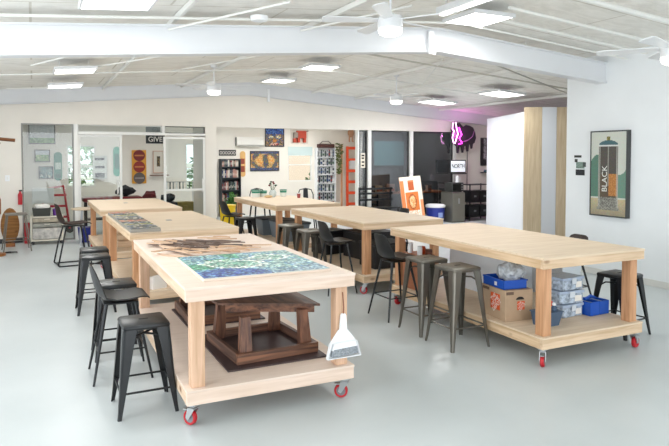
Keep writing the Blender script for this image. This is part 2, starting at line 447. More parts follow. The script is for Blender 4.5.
# ------------------------------------------------------------------ ceiling lamps
def led_panel(u, v, label, s=.56, du=.54, watt=22):
    t = thing('ceiling_light', label, 'ceiling light', (u, v, cz(u)-.155), 0, 'square led ceiling panels')
    t.rotation_euler = (0, math.atan(SL) if u > RU else -math.atan(SL), 0)
    if abs(u-RU) < .3: t.rotation_euler = (0, 0, 0)
    obj('diffuser', box(B(), -du/2, du/2, -s/2, s/2, 0, .004), LAMPM, t)
    obj('housing', box(B(), -du/2, du/2, -s/2, s/2, .0045, .03), FANW, t)
    a = area('panel_light', (u, v, cz(u)-.165), tuple(t.rotation_euler), du, s, watt)
    bm = B()
    e = .02
    box(bm, -du/2-e, du/2+e, -s/2-e, -s/2, -.004, .04); box(bm, -du/2-e, du/2+e, s/2, s/2+e, -.004, .04)
    box(bm, -du/2-e, -du/2, -s/2, s/2, -.004, .04); box(bm, du/2, du/2+e, -s/2, s/2, -.004, .04)
    obj('frame', bm, FANW, t)
    for sx in (-.2, .2): obj('hanger', tube(B(), [(sx, 0, .03), (sx, 0, .15)], .006, 6), CONC, t)
led_panel(.65, 5.33, 'large bright square light panel nearest the top left of the room')
led_panel(.58, 9.93, 'bright light panel on the left slope, the upper of two seen below the near beam')
led_panel(.54, 12.13, 'light panel on the left slope just before the far beam')
led_panel(4.65, 12.19, 'light panel near the ridge just before the far beam')
led_panel(4.63, 10.08, 'light panel near the ridge halfway down the far ceiling bay')
led_panel(4.64, 5.71, 'light panel near the ridge in front of the near beam beside the linear lamp')
led_panel(8.6, 9.83, 'light panel on the right slope above the white divider panels', .62, .66, 26)
led_panel(8.6, 12.07, 'light panel on the far right slope above the neon wall', .62, .66, 75)
def fill_panel(u, v, label, watt):  # panels added only to brighten the back rooms
    t = thing('ceiling_light', label, 'ceiling light', (u, v, 2.72), 0, 'added fill panels of the back rooms')
    obj('diffuser', box(B(), -.3, .3, -.3, .3, 0, .004), LAMPM, t); obj('housing', box(B(), -.31, .31, -.31, .31, .0045, .058), FANW, t)
    area('panel_light', (u, v, 2.715), (0, 0, 0), .6, .6, watt)
fill_panel(1.4, 15.9, 'added fill light panel brightening the room behind the glass doors', 17)
fill_panel(5.4, 15.9, 'added fill light panel brightening the room with the mosaics', 42)
fill_panel(7.3, 16.3, 'added fill light panel brightening the corner near the white shelving', 26)
fill_panel(9.7, 15.6, 'added fill light panel brightening the dark room', 85)

def ceiling_fan(u, v, zb, label, rz=0.0, sc=1.0):
    t = thing('ceiling_fan', label, 'ceiling fan', (u, v, zb), rz, 'white ceiling fans with lamps')
    obj('lamp', lathe(B(), [(0.01, -.0), (.07, .004), (.105, .02), (.117, .05), (.117, .07)], 24), LAMPF, t, smooth=True)
    obj('housing', lathe(B(), [(.117, .071), (.122, .075), (.122, .17), (.11, .19), (.05, .20), (.03, .22)], 24), FANW, t, smooth=True)
    top = cz(u)-.0-zb
    obj('rod', lathe(B(), [(.012, .2), (.012, top-.07), (.055, top-.05), (.06, top-.003)], 12), FANW, t, smooth=True)
    for k in range(5):
        a = 2*PI*k/5
        bm = B(); M = Matrix.Rotation(a, 4, 'Z') @ Matrix.Translation((0, 0, .155)) @ Matrix.Rotation(.2, 4, 'X')
        prism(bm, [(.10, -.035), (.24, -.055), (.62, -.07), (.66, -.05), (.66, .05), (.62, .07), (.24, .05), (.10, .03)], -.004, .004, 'z', M)
        obj('blade', bm, FANW, t)
    return t
ceiling_fan(3.12, 5.15, 2.93, 'white ceiling fan in front of the near beam, seen whole', .25)
ceiling_fan(2.85, 10.6, 2.83, 'white ceiling fan hanging in the far bay over the left row of tables', .6)
ceiling_fan(6.35, 10.25, 2.77, 'white ceiling fan hanging in the far bay on the right, near the neon sign', 1.0)
ceiling_fan(5.25, 3.7, 2.60, 'white ceiling fan cut by the right edge of the picture near the painting', .9)

# linear lamp with its hanging rod
t = thing('linear_lamp', 'long white linear ceiling lamp slanting beside the near fan', 'ceiling light', (3.8, 5.28, 3.22), 0)
d = Vector((3.95, 4.2, 3.22)) - Vector((3.8, 5.28, 3.22))
obj('housing', box(B(), -.06, .10, -1.3, 0, 0.012, .08, .008), FANW, t)
obj('tube', box(B(), -.03, .03, -1.28, -.02, -.006, .012, .004), LAMPM, t)
obj('hanger', tube(B(), [(0, -.1, .08), (0, -.1, cz(3.8)-3.22)], .012, 8), CONC, t)
# small boxy sensor on near beam and far beam
t = thing('wall_sensor', 'small clear sensor bracket fixed to the face of the near beam', 'sensor', (4.45, 6.37, 3.05), 0)
obj('body', box(B(), -.05, .02, -.035, 0, -.02, .26, .006), WHITEP, t); obj('light_strip', box(B(), .025, .045, -.03, 0, -.02, .16), LAMPF, t)
t = thing('wall_sensor', 'small white bracket hanging under the far beam by the ridge', 'sensor', (5.06, 13.93, 3.06), 0)
obj('body', box(B(), -.03, .03, -.035, 0, 0, .30, .006), WHITEP, t)
o = obj('smoke_alarm', lathe(B(), [(.08, 0), (.09, .03), (.09, .045), (.07, .05)], 20, (2.05, 5.9, cz(2.05)-.175)), WHITEP, smooth=True); tag(o, 'round white smoke alarm on the ceiling conduit above the near beam', 'alarm')

# ------------------------------------------------------------------ work tables
def caster(parent, x, y, rz, hub=HUB, tyre=REDR):
    bm = B(); R = .05
    M = Matrix.Translation((x, y, 0)) @ Matrix.Rotation(rz, 4, 'Z')
    box(bm, -.045, .045, -.035, .035, .144, .149, 0, M)
    box(bm, -.022, .022, -.022, .022, .125, .144, 0, M)
    for s in (-1, 1):
        prism(bm, [(-.03, .125), (.03, .125), (.048, .05), (.03, .038), (.018, .05)], s*.024-.002, s*.024+.002, 'y', M)
    box(bm, -.03, .03, -.026, .026, .12, .125, 0, M)
    box(bm, .03, .075, -.018, .018, .098, .106, 0, M)
    c_ = obj('caster', bm, CHROME, parent)
    bm = B(); lathe(bm, [(.034, -.012), (.036, 0), (.034, .012)], 20, (0, 0, 0), 'y'); lathe(bm, [(.012, -.022), (.012, .022)], 10, (0, 0, 0), 'y')
    bmesh.ops.transform(bm, matrix=M @ Matrix.Translation((.028, 0, .051)), verts=bm.verts)
    obj('wheel_hub', bm, hub, c_, smooth=True)
    bm = B(); lathe(bm, [(.0345, -.014), (.046, -.016), (.05, -.010), (.05, .010), (.046, .016), (.0345, .014), (.0345, -.0139)], 24, (0, 0, 0), 'y')
    bmesh.ops.transform(bm, matrix=M @ Matrix.Translation((.028, 0, .051)), verts=bm.verts)
    obj('tyre', bm, tyre, c_, smooth=True)
def work_table(cu, cv, rz, label, pale=False, L=2.44, W=1.22, shelf=True, ztop=.925, turn=(2.2, .3, 2.6, .9)):
    t = thing('work_table', label, 'table', (cu, cv, 0), rz, 'plywood work tables on casters')
    T, X, Y, Z = (DAYLIT_T, DAYLIT_X, DAYLIT_Y, DAYLIT_Z) if pale else (PINE_TOP, PINE_X, PINE_Y, PINE_Z)  # pale picks the daylight-tinted copies of the same wood
    x, y = W/2, L/2
    obj('tabletop', box(B(), -x, x, -y, y, ztop-.018, ztop, .002), T, t)
    a = .038
    e = .004
    for s in (-1, 1):
        obj('apron_board', box(B(), -x+e, x-e, s*(y-e), s*(y-e-a), ztop-.095, ztop-.0185, .003), X, t)
        obj('apron_board', box(B(), s*(x-e), s*(x-e-a), -y+e+a+.001, y-e-a-.001, ztop-.095, ztop-.0185, .003), Y, t)
    zs = .25
    g = .045
    for sx in (-1, 1):
        for sy in (-1, 1):
            obj('leg', box(B(), sx*(x-g), sx*(x-g-.092), sy*(y-g), sy*(y-g-.092), zs+.0005, ztop-.0187, .004), Z, t)
    obj('shelf', box(B(), -x+e, x-e, -y+e, y-e, zs-.014, zs, .002), T, t)
    for s in (-1, 1):
        obj('shelf_board', box(B(), -x+.008, x-.008, s*(y-.008), s*(y-.008-a), zs-.10, zs-.0145, .003), X, t)
        obj('shelf_board', box(B(), s*(x-.008), s*(x-.008-a), -y+.008+a+.001, y-.008-a-.001, zs-.10, zs-.0145, .003), Y, t)
    if shelf:
        i = 0
        for sx in (-1, 1):
            for sy in (-1, 1):
                i += 1
                caster(t, sx*(x-.06), sy*(y-.055), turn[i-1])
        return t
work_table(1.497, 5.205, -.014, 'nearest plywood work table, carrying the big blue and green mosaic', True, 2.53, 1.23)
work_table(4.415, 5.035, -.004, 'right-hand work table with storage boxes on its lower shelf', False, 2.47, 1.235, turn=(3.8, .3, .2, .9))
work_table(1.572, 8.32, .004, 'middle table of the left row, grey stone mosaic on its corner', False, 2.43, 1.26)
work_table(1.568, 11.455, 0, 'farthest table of the left row, right in front of the glass doors', False, 2.48, 1.275)
work_table(4.365, 8.035, .01, 'middle table of the right row, bare top, dark things beneath', False, 2.40, 1.245)
work_table(4.33, 11.08, .005, 'farthest table of the right row, tubs and a vase on top', False, 2.42, 1.24)

# small grey grommet patches on two tops
for (u, v, l) in ((1.486, 11.6, 'small grey patch on the top of the farthest left table'), (1.60, 8.25, 'small grey patch on the top of the middle left table')):
    bm = B(); box(bm, -.035, .035, -.05, .05, 0, .004, .001); o = obj('metal_plate', bm, mat('grey plate', (150, 148, 148), .4, .3)); o.location = (u, v, .9255); tag(o, l, 'plate')

# --- blue/green mosaic
def mosaic_fn(s, t, r):
    import math as m
    def ring(cx, cy, a, b, w0, w1):
        d = m.hypot((s-cx)/a, (t-cy)/b); return w0 < d < w1
    n = (m.sin(s*9+2*m.sin(t*5))+m.sin(t*11+3*m.cos(s*4))+m.sin((s+t)*15))/3
    e1 = m.hypot((s-.36+.25*(t-.5))/.27, (t-.50)/.21); e2 = m.hypot((s-.74)/.19, (t-.70)/.14)
    if (.72 < e1 < 1.0 and s+t*.6 > .42 and r.random() < .8) or (.7 < e2 < 1.0 and r.random() < .75): base = r.choice([(232, 236, 228), (214, 226, 220), (222, 226, 210)])
    elif e1 < .72 or e2 < .7: base = r.choice([(92, 150, 130), (120, 170, 150), (170, 200, 186), (70, 120, 110), (200, 214, 204)])
    elif t < .22 + .12*m.sin(s*7): base = r.choice([(48, 62, 138), (66, 88, 160), (92, 120, 178), (120, 160, 190), (60, 70, 120)] if s < .55 else [(120, 150, 170), (150, 180, 190), (96, 124, 150), (176, 200, 204)])
    elif n > .2: base = r.choice([(90, 170, 130), (70, 140, 120), (140, 196, 160), (60, 120, 96)] if s < .5 else [(150, 186, 178), (120, 160, 160), (100, 140, 150), (184, 206, 198)])
    elif n > -.25: base = r.choice([(100, 150, 176), (128, 170, 184), (88, 126, 160), (176, 204, 208)])
    else: base = r.choice([(150, 190, 186), (190, 212, 206), (84, 120, 140), (110, 160, 150)])
    k = .72+.5*r.random()
    return tuple(min(255, c*k) for c in base)
t = thing('mosaic_panel', 'big rectangular blue and green mosaic lying on the nearest table', 'mosaic', (1.505, 4.575, .9255), -.02)
obj('backing_board', box(B(), -.475, .475, -.49, .49, 0, .014, .002), DAYLIT_T, t)
o = tiles('tesserae', .935, .96, 48, 42, mosaic_fn, t, .5, flat=True, th=.006, grout=(205, 205, 198)); o.location = (0, .005, .0145)
# --- grey mosaic on second table
def stone_fn(s, t, r):
    k = math.sin(s*6+t*9)+math.sin(t*19+s*4)
    if t > .8: c = r.choice([(196, 110, 90), (170, 140, 110), (120, 110, 110), (210, 160, 130)])
    elif .44 < t < .54: c = r.choice([(200, 180, 70), (150, 160, 90), (90, 110, 80)])
    elif k > .5: c = r.choice([(34, 36, 40), (60, 70, 84), (150, 160, 176), (20, 22, 26)])
    elif k > -.5: c = r.choice([(196, 188, 170), (150, 140, 120), (84, 104, 90), (100, 120, 150)])
    else: c = r.choice([(214, 206, 190), (120, 112, 100), (56, 80, 66), (40, 40, 44)])
    return c
for (v0, v1, l, sd) in ((7.08, 8.15, 'nearer grey stone mosaic slab on the middle left table', 3), (8.18, 9.35, 'farther reddish grey mosaic slab on the middle left table', 5)):
    t = thing('mosaic_panel', l, 'mosaic', (1.12, (v0+v1)/2, .9255), 0, 'stone mosaics on the middle left table')
    obj('backing_board', box(B(), -.165, .165, -(v1-v0)/2, (v1-v0)/2, 0, .03, .003), mat('grey mosaic backing', (150, 144, 134), .8, noise=.1), t)
    o = tiles('tesserae', .32, v1-v0-.02, 11, 24, stone_fn, t, .5, flat=True, th=.008, seed=sd, grout=(140, 136, 128)); o.location = (0, 0, .0305)
# --- cut wood pieces on nearest table
DRIFT = [mat('grey brown slat', (112, 92, 80), .7, noise=.2), mat('dark slat', (84, 68, 60), .7, noise=.2), mat('tan slat', (196, 162, 132), .7, noise=.1), mat('pink tan slat', (206, 176, 150), .7, noise=.1)]
rnd = random.Random(11)
cut_desc = ['grey brown', 'dark brown', 'tan', 'pale tan']
for i in range(56):
    tt = i/55
    ci = rnd.choice([0, 0, 1, 1, 0, 2, 3]) if .15 < tt < .85 else rnd.choice([2, 3, 2])
    ln = rnd.uniform(.18, .38); wd = rnd.uniform(.03, .058)
    u = 1.06 + .68*((i*0.618) % 1.0); v = 5.30 + .85*tt + .05*math.sin(i*2.1)
    ang = rnd.uniform(-1.1, -.65) + .6*(u-1.4)
    bm = B(); n = 7; pl = []
    for k in range(n+1):
        s = k/n; off = .03*math.sin(s*PI)*(1 if i % 2 else -1); pl.append(((s-.5)*ln, off+wd*math.sin(PI*(.12+.80*s))*.5))
    for k in range(n, -1, -1):
        s = k/n; off = .03*math.sin(s*PI)*(1 if i % 2 else -1); pl.append(((s-.5)*ln, off-wd*math.sin(PI*(.12+.80*s))*.5))
    prism(bm, pl, 0, .008+.001*(i % 4), 'z')
    o = obj('cut_wood_piece', bm, DRIFT[ci]); o.location = (u, v, .9256 + .0105*(i % 3)); o.rotation_euler = (0, 0, ang)
    tag(o, '%s %s %s wood sliver in the %s %s of the wood layout' % (['short', 'medium', 'long'][min(2, int((ln-.18)/.067))], ['slim', 'broad'][wd > .044], cut_desc[ci], ['nearest', 'middle', 'farthest'][min(2, int(tt*3))], 'left' if u < 1.3 else ('right' if u > 1.6 else 'centre')), 'wood piece', 'cut wood slivers on the nearest table')
for i, (u, v, a, ln) in enumerate(((1.03, 5.42, .5, .30), (1.05, 5.85, -.3, .24), (1.83, 5.35, -.45, .26), (1.30, 5.22, .15, .34), (1.55, 5.2, .2, .28))):
    o = obj('cut_wood_piece', box(B(), -ln/2, ln/2, -.022, .022, 0, .007, .001), DRIFT[2+i % 2]); o.location = (u, v, .959); o.rotation_euler = (0, 0, a)
    tag(o, ['straight tan strip at the left end of the wood layout', 'tan strip at the far left of the wood layout', 'tan strip at the right end of the wood layout, nearest the table edge', 'pale strip along the near side of the wood layout, left one', 'tan strip along the near side of the wood layout, right one'][i], 'wood piece')

# ------------------------------------------------------------------ stools
def metal_stool(u, v, rz, h, foot, m, label, group):
    t = thing('metal_stool', label, 'stool', (u, v, 0), rz, group)
    a = .16; f = foot/2
    # seat: rounded pan with a hand slot
    bm = B(); box(bm, -a, a, -a, a, h-.045, h, .022); obj('seat', bm, m, t, smooth=True)
    bm = B(); box(bm, -.032, .032, -.011, .011, h-.002, h+.0012, .0005); obj('hand_slot', bm, mat('black slot', (8, 8, 8), .9), t)
    for sx in (-1, 1):
        for sy in (-1, 1):
            bm = B()
            # folded sheet leg: L section, wide at the top, narrow at the foot
            def sec(z, c, wd, th):
                cx, cy = sx*c, sy*c
                r_ = min(wd*.3, .02)
                out = [(cx, cy-sy*wd), (cx, cy-sy*r_), (cx-sx*r_*.3, cy-sy*r_*.3), (cx-sx*r_, cy), (cx-sx*wd, cy)]
                inn = [(cx-sx*wd, cy-sy*th), (cx-sx*(r_+th), cy-sy*th), (cx-sx*(r_*.3+th), cy-sy*(r_*.3+th)), (cx-sx*th, cy-sy*(r_+th)), (cx-sx*th, cy-sy*wd)]
                return [(p[0], p[1], z) for p in out+inn]
            rings = []
            for (z, k) in ((h-.03, 0), (h*.75, .25), (h*.4, .6), (.05, .95), (0.0, 1.0)):
                c = a-.004 + (f-a+.004)*(k if k < .96 else 1.0) + (.004 if k == 1 else 0)
                wd = .092*(1-k)+.026*k
                rings.append([bm.verts.new(p) for p in sec(z, c, wd, .004 if wd > .03 else .010)])
            for i in range(len(rings)-1):
                for q in range(10): bm.faces.new((rings[i][q], rings[i][(q+1) % 10], rings[i+1][(q+1) % 10], rings[i+1][q]))
            bm.faces.new(rings[0]); bm.faces.new(rings[-1][::-1])
            obj('leg', bm, m, t)
    def at(z): k = 1-z/(h-.03); return a + (f-a)*k - .012
    z1 = h*.27; c1 = at(z1)
    for (p, q) in (((-c1, -c1), (c1, -c1)), ((c1, -c1), (c1, c1)), ((c1, c1), (-c1, c1)), ((-c1, c1), (-c1, -c1))):
        bm = B(); tube(bm, [(p[0], p[1], z1), (q[0], q[1], z1)], .0075, 6); obj('crossbar', bm, m, t)
    z2 = h-.10; c2 = at(z2)
    for s in (-1, 1):
        bm = B(); tube(bm, [(-c2*s, -c2, z2-.05), (-c2*s*.6, -c2*.6, z2), (c2*s*.6, c2*.6, z2), (c2*s, c2, z2-.05)], .008, 6); obj('brace', bm, m, t)
    return t
gB = 'black backless metal stools left of the left tables'
metal_stool(.685, 4.48, 0, .625, .40, BLACKM, 'nearest black metal stool, standing at the front corner of the nearest table', gB)
metal_stool(.655, 5.80, 0, .65, .40, BLACKM, 'black metal stool half hidden behind the black shell stool', gB)
metal_stool(.622, 7.53, 0, .64, .41, BLACKM, 'black metal stool beside the middle left table, nearer of the pair', gB)
metal_stool(.66, 8.08, .0, .64, .41, BLACKM, 'black metal stool beside the middle left table, farther of the pair', gB)
gG = 'gunmetal backless stools by the right tables'
metal_stool(3.58, 4.68, 0, .745, .43, GUN, 'gunmetal metal stool nearest the camera at the right-hand table', gG)
metal_stool(3.58, 5.19, 0, .745, .41, GUN, 'gunmetal metal stool between its twin and the black shell stool', gG)
metal_stool(3.52, 8.72, 0, .73, .40, GUN, 'gunmetal stool at the middle right table, farther of the pair', gG)
metal_stool(3.52, 7.98, 0, .73, .40, GUN, 'gunmetal stool at the middle right table, nearer of the pair', gG)
metal_stool(5.27, 4.26, .1, .605, .42, BLACKM, 'black metal stool behind the right end of the right-hand table', gB)
metal_stool(3.50, 10.9, .0, .64, .40, BLACKM, 'black metal stool at the farthest right table, near its front leg', gB)

def shell_surface(hz, back, wf=.40, wb=.30):
    prof = [(.215, hz-.012), (.20, hz+.004), (.15, hz+.008), (.06, hz-.008), (-.04, hz-.016), (-.12, hz-.006), (-.165, hz+.03), (-.19, hz+.09), (-.205, hz+.15), (-.22, hz+back-.05), (-.226, hz+back-.015), (-.228, hz+back)]
    wid = [.26, .32, .37, .39, .39, .38, .37, .36, .33, .29, .25, .17]
    cup = [0, .002, .008, .014, .022, .034, .05, .05, .04, .03, .02, .012]
    bm = B(); rows = []; n = 10
    for i, (x, z) in enumerate(prof):
        row = []
        for k in range(n+1):
            q = (k/n-.5)*2; y = q*wid[i]/2
            c = cup[i]*abs(q)**2.4
            if i < 6: p = (x, y, z+c)
            elif i == 6: p = (x+c*.6, y, z+c*.8)
            else: p = (x+c, y, z)
            row.append(bm.verts.new(p))
        rows.append(row)
    for i in range(len(rows)-1):
        for k in range(n): bm.faces.new((rows[i][k], rows[i][k+1], rows[i+1][k+1], rows[i+1][k]))
    bmesh.ops.recalc_face_normals(bm, faces=bm.faces)
    bmesh.ops.solidify(bm, geom=list(bm.faces), thickness=.009)
    return bm
def shell_stool(u, v, rz, hz, back, foot, m, lm, label, group, sled=False):
    t = thing('shell_stool', label, 'stool', (u, v, 0), rz, group)
    obj('shell_seat', shell_surface(hz, back), m, t, smooth=True)
    f = foot/2; top = hz-.03
    obj('seat_plate', box(B(), -.13, .13, -.12, .12, hz-.04, hz-.026, .004), lm, t)
    if not sled:
        for sx in (-1, 1):
            for sy in (-1, 1):
                bm = B(); tube(bm, [(sx*.11, sy*.11, top), (sx*f, sy*f, 0)], .012, 8, radii=[.015, .009]); obj('leg', bm, lm, t, smooth=True)
        z1 = .24; c = .11+(f-.11)*(1-z1/top)
        P = [(c, c), (-c, c), (-c, -c), (c, -c)]
        for i in range(4):
            bm = B(); tube(bm, [(P[i][0], P[i][1], z1), (P[(i+1) % 4][0], P[(i+1) % 4][1], z1)], .007, 6); obj('footrest', bm, lm, t)
    else:
        for sy in (-1, 1):
            y = sy*.19
            bm = B(); tube(bm, [(.12, sy*.12, top), (.17, y, .30), (.20, y, .03), (.18, y, .012), (-.20, y, .012), (-.215, y, .03), (-.16, y, .35), (-.10, sy*.12, top)], .011, 8)
            obj('sled_leg', bm, lm, t, smooth=True)
        bm = B(); tube(bm, [(.182, -.19, .22), (.182, .19, .22)], .009, 6); obj('footrest', bm, lm, t)
        bm = B(); tube(bm, [(-.19, -.19, .012), (-.19, .19, .012)], .011, 6); obj('rear_bar', bm, lm, t)
    return t
gS = 'black shell stools with backs'
shell_stool(.614, 5.24, 0, .635, .27, .44, BLACKP, BLACKM, 'black plastic shell stool behind the nearest metal stool at the nearest table', gS)
shell_stool(3.59, 5.80, .0, .655, .27, .44, BLACKP, BLACKM, 'black shell stool at the far end of the right-hand table', gS)
shell_stool(3.53, 7.18, 0, .665, .27, .41, BLACKP, BLACKM, 'black shell stool at the front corner of the middle right table', gS)
shell_stool(5.68, 5.33, PI, .58, .25, .44, mat('brown black shell', (58, 48, 44), .4), BLACKM, 'dark shell stool beyond the right-hand table, only its back rim showing', gS)
shell_stool(3.44, 11.55, .2, .64, .27, .44, BLACKP, BLACKM, 'black shell stool at the far end of the farthest right table', gS)
shell_stool(.57, 10.9, .12, .67, .33, .44, LEATHER, BLACKM, 'brown leather shell stool on sled legs beside the farthest left table', 'brown sled stools', True).scale = (1.2, 1.1, 1.0)
shell_stool(5.3, 8.6, PI, .64, .27, .44, BLACKP, BLACKM, 'black shell stool on the far side of the middle right table', gS)

# ------------------------------------------------------------------ dark benches under the nearest table
def dark_bench(u, v, rz, label, s=1.0):
    t = thing('wooden_bench', label, 'bench', (u, v, .2645), rz, 'dark stained wooden benches')
    x, y, = .33, .36
    for sgn in (-1, 1):
        obj('lower_rail', box(B(), -x, x, sgn*y, sgn*(y-.035), 0, .075, .003), DARKW_X, t)
        obj('lower_rail', box(B(), sgn*x, sgn*(x-.035), -y+.036, y-.036, 0, .075, .003), DARKW_Y, t)
    for sx in (-1, 1):
        for sy in (-1, 1):
            bm = B(); w_ = .095
            bx, by = sx*(x-.036), sy*(y-.036); tx, ty = sx*(x-.058), sy*(y-.07)
            b_ = [(bx, by, .02), (bx-sx*w_, by, .02), (bx-sx*w_, by-sy*w_*.6, .02), (bx, by-sy*w_*.6, .02)]
            q = [(tx, ty, .322), (tx-sx*w_*.75, ty, .322), (tx-sx*w_*.75, ty-sy*w_*.6, .322), (tx, ty-sy*w_*.6, .322)]
            hexa(bm, b_, q); obj('leg', bm, DARKW_Z, t)
    obj('inner_panel', box(B(), -.29, .29, -.32, .32, .002, .012), PLATE_D, t)
    top = [(-.33, .08), (.36, -.33), (.40, .40), (-.33, .40)]
    obj('bench_top', prism(B(), top, .345, .362, 'z'), DARKW_Y, t)
    bm = B(); M = Matrix.Translation((-.27, .07, 0)) @ Matrix.Rotation(math.atan2(-.41, .69), 4, 'Z'); box(bm, .0, .70, .0, .03, .29, .3445, 0, M); obj('upper_rail', bm, DARKW_X, t)
    obj('upper_rail', box(B(), -.27, -.24, .11, .36, .323, .3445), DARKW_Y, t)
    return t
o = obj('board', box(B(), -.39, .385, -.36, .60, 0, .012, .002), PLATE_D); o.location = (1.60, 4.54, .2508); o.rotation_euler = (0, 0, .0); tag(o, 'dark brown flat board under the front bench on the nearest table shelf', 'board')
dark_bench(1.61, 4.63, .06, 'dark stained wooden bench on the shelf of the nearest table, front one')
o = obj('board', box(B(), -.36, .36, -.36, .36, 0, .012, .002), PLATE_D); o.location = (1.57, 5.78, .2508); tag(o, 'dark brown flat board under the rear bench on the nearest table shelf', 'board')
dark_bench(1.56, 5.78, -.03, 'dark stained wooden bench behind the front one, mostly in shade')
# white open box on the shelf further back
t = thing('open_box', 'small white cardboard box on the shelf of the middle left table', 'box', (1.27, 7.24, .2505), .4)
obj('body', box(B(), -.09, .09, -.05, .05, 0, .14, .002), mat('white card', (236, 232, 226), .7), t)
obj('flap', box(B(), -.09, .09, -.052, -.0505, .139, .16), mat('white card', (236, 232, 226), .7), t)

# ------------------------------------------------------------------ dustpan and brush hanging on a leg
t = thing('dustpan', 'white dustpan with its brush hanging on the leg of the nearest table', 'dustpan', (2.005, 3.966, .318), 0)
bm = B()
prism(bm, [(-.135, 0), (.135, .012), (.105, .11), (.045, .185), (.03, .20), (-.03, .20), (-.045, .185), (-.11, .10)], -.006, 0, 'y')
box(bm, -.135, .135, -.035, -.006, -.003, .004)
for s in (-1, 1): prism(bm, [(s*.135, 0), (s*.129, 0), (s*.10, .105), (s*.107, .11)], -.032, -.006, 'y')
obj('pan', bm, WHITEP, t)
bm = B(); prism(bm, [(-.028, .195), (.028, .195), (.02, .30), (.012, .315), (-.012, .315), (-.02, .30)], -.022, 0, 'y'); obj('handle', bm, WHITEP, t)
bm = B(); prism(bm, [(-.10, .06), (.10, .068), (.085, .115), (-.085, .108)], -.045, -.008, 'y'); obj('brush_head', bm, WHITEP, t)
bm = B(); prism(bm, [(-.105, .015), (.105, .024), (.095, .075), (-.092, .068)], -.050, -.012, 'y'); obj('bristles', bm, GREYBR, t)
bm = B(); tube(bm, [(0, -.012, .30), (.004, -.012, .36), (-.002, -.006, .47)], .004, 6); obj('hanging_cord', bm, mat('brown leather cord', (130, 74, 50), .7), t)

# ------------------------------------------------------------------ things on the shelf of the right-hand table
Z0 = .2505
t = thing('cardboard_box', 'brown cardboard moving box with orange square logo on the right table shelf', 'box', (4.045, 4.53, Z0), -.12)
hx, hy, hh = .15, .20, .285
obj('body', box(B(), -hx, hx, -hy, hy, 0, hh, .003), CARD, t)
obj('tape', box(B(), -.025, .025, -hy-.0015, hy+.0015, hh-.001, hh+.0012), mat('packing tape', (176, 146, 112), .3), t)
ORG = mat('orange print', (226, 92, 40), .6)
WHT = mat('white print', (240, 236, 228), .6); BLK = mat('black print', (40, 34, 32), .7)
# large logo on the left (-x) face, small on the near (-y) face
lg = obj('logo', box(B(), -hx-.0016, -hx-.0002, -.115, .035, .085, .235), ORG, t)
for i, s in enumerate(('THE', 'HOME', 'DEPOT')):
    text_mesh('lettering', s, .052, WHT, lg, (-hx-.0022, -.04-(.028*(i-1)), .16-(.034*(i-1))), (PI/2, 0, -PI/2), .0006).rotation_euler = (PI/2, PI/4*0, -PI/2)
for ch in lg.children: ch.rotation_euler = (Matrix.Rotation(-PI/2, 4, 'Z') @ Matrix.Rotation(PI/2, 4, 'X') @ Matrix.Rotation(.75, 4, 'Z')).to_euler()
lg = obj('logo', box(B(), -.02, .06, -hy-.0016, -hy-.0002, .10, .18), ORG, t)
for i, s in enumerate(('THE', 'HOME', 'DEPOT')):
    o = text_mesh('lettering', s, .027, WHT, lg, (.02+.015*(i-1), -hy-.0022, .14-.018*(i-1)), (PI/2, 0, 0), .0006)
    o.rotation_euler = (Matrix.Rotation(PI/2, 4, 'X') @ Matrix.Rotation(.75, 4, 'Z')).to_euler()
bm = B(); pl = [(.045*math.cos(PI*k/10)+.01, .195+.028*math.sin(PI*k/10)) for k in range(11)]; prism(bm, pl, -hy-.0016, -hy-.0002, 'y'); obj('hand_hole', bm, BLK, t)
obj('printed_bar', box(B(), -hx+.01, -.06, -hy-.0016, -hy-.0002, .245, .272), mat('grey brown print', (110, 88, 74), .7), t)
obj('printed_bar', box(B(), -hx-.0016, -hx-.0002, .06, .17, .245, .272), mat('grey brown print', (110, 88, 74), .7), t)
# blue tray with bags
t = thing('storage_tray', 'blue plastic tray of clear bags on top of the cardboard box', 'tray', (4.03, 4.54, Z0+hh+.0022), -.12)
bm = B(); W_, D_, H_ = .125, .17, .085
for (a0, a1, b0, b1) in ((-W_, W_, -D_, -D_+.008), (-W_, W_, D_-.008, D_), (-W_, -W_+.008, -D_, D_), (W_-.008, W_, -D_, D_)): box(bm, a0, a1, b0, b1, 0, H_)
box(bm, -W_, W_, -D_, D_, 0, .008); box(bm, -W_-.008, W_+.008, -D_-.008, -D_, H_-.012, H_); box(bm, -W_-.008, -W_, -D_, D_, H_-.012, H_)
obj('tray_body', bm, BLUEP, t)
obj('label_sticker', box(B(), -W_-.0015, -W_, -.06, -.02, .02, .055), WHT, t)
def blob(name, c, r, m, parent, seed=0, sub=2, amp=.25, label=None, cat=None, group=None):
    bm = B(); bmesh.ops.create_icosphere(bm, subdivisions=sub, radius=1)
    rr = random.Random(seed)
    for v in bm.verts:
        k = 1+amp*(rr.random()-.5); v.co = Vector((v.co.x*r[0]*k, v.co.y*r[1]*k, v.co.z*r[2]*k))
    o = obj(name, bm, m, parent, smooth=True, loc=c)
    if label: tag(o, label, cat, group)
    return o
blob('plastic_bag', (4.10, 4.54, Z0+hh+.125), (.115, .14, .10), BAGP, None, 1, 3, .35, 'crumpled clear plastic bag in the blue tray on the box', 'bag')
# white plinth behind
t = thing('low_cabinet', 'long low white cabinet on the floor behind the right-hand table', 'cabinet', (5.28, 5.88, 0), 0)
WL = mat('white laminate', (228, 234, 240), .5)
obj('body', box(B(), -.14, .14, -1.0, 1.0, 0, .58, .004), WL, t); obj('lid', box(B(), -.15, .15, -1.01, 1.01, .5805, .61, .004), WL, t)
t = thing('white_box', 'upright white panel box on the shelf behind the gunmetal stools', 'box', (4.55, 5.22, Z0), 0)
obj('body', box(B(), -.10, .10, -.40, .75, 0, .50, .004), WL, t); obj('lid', box(B(), -.105, .105, -.405, .755, .5005, .53, .004), WL, t)
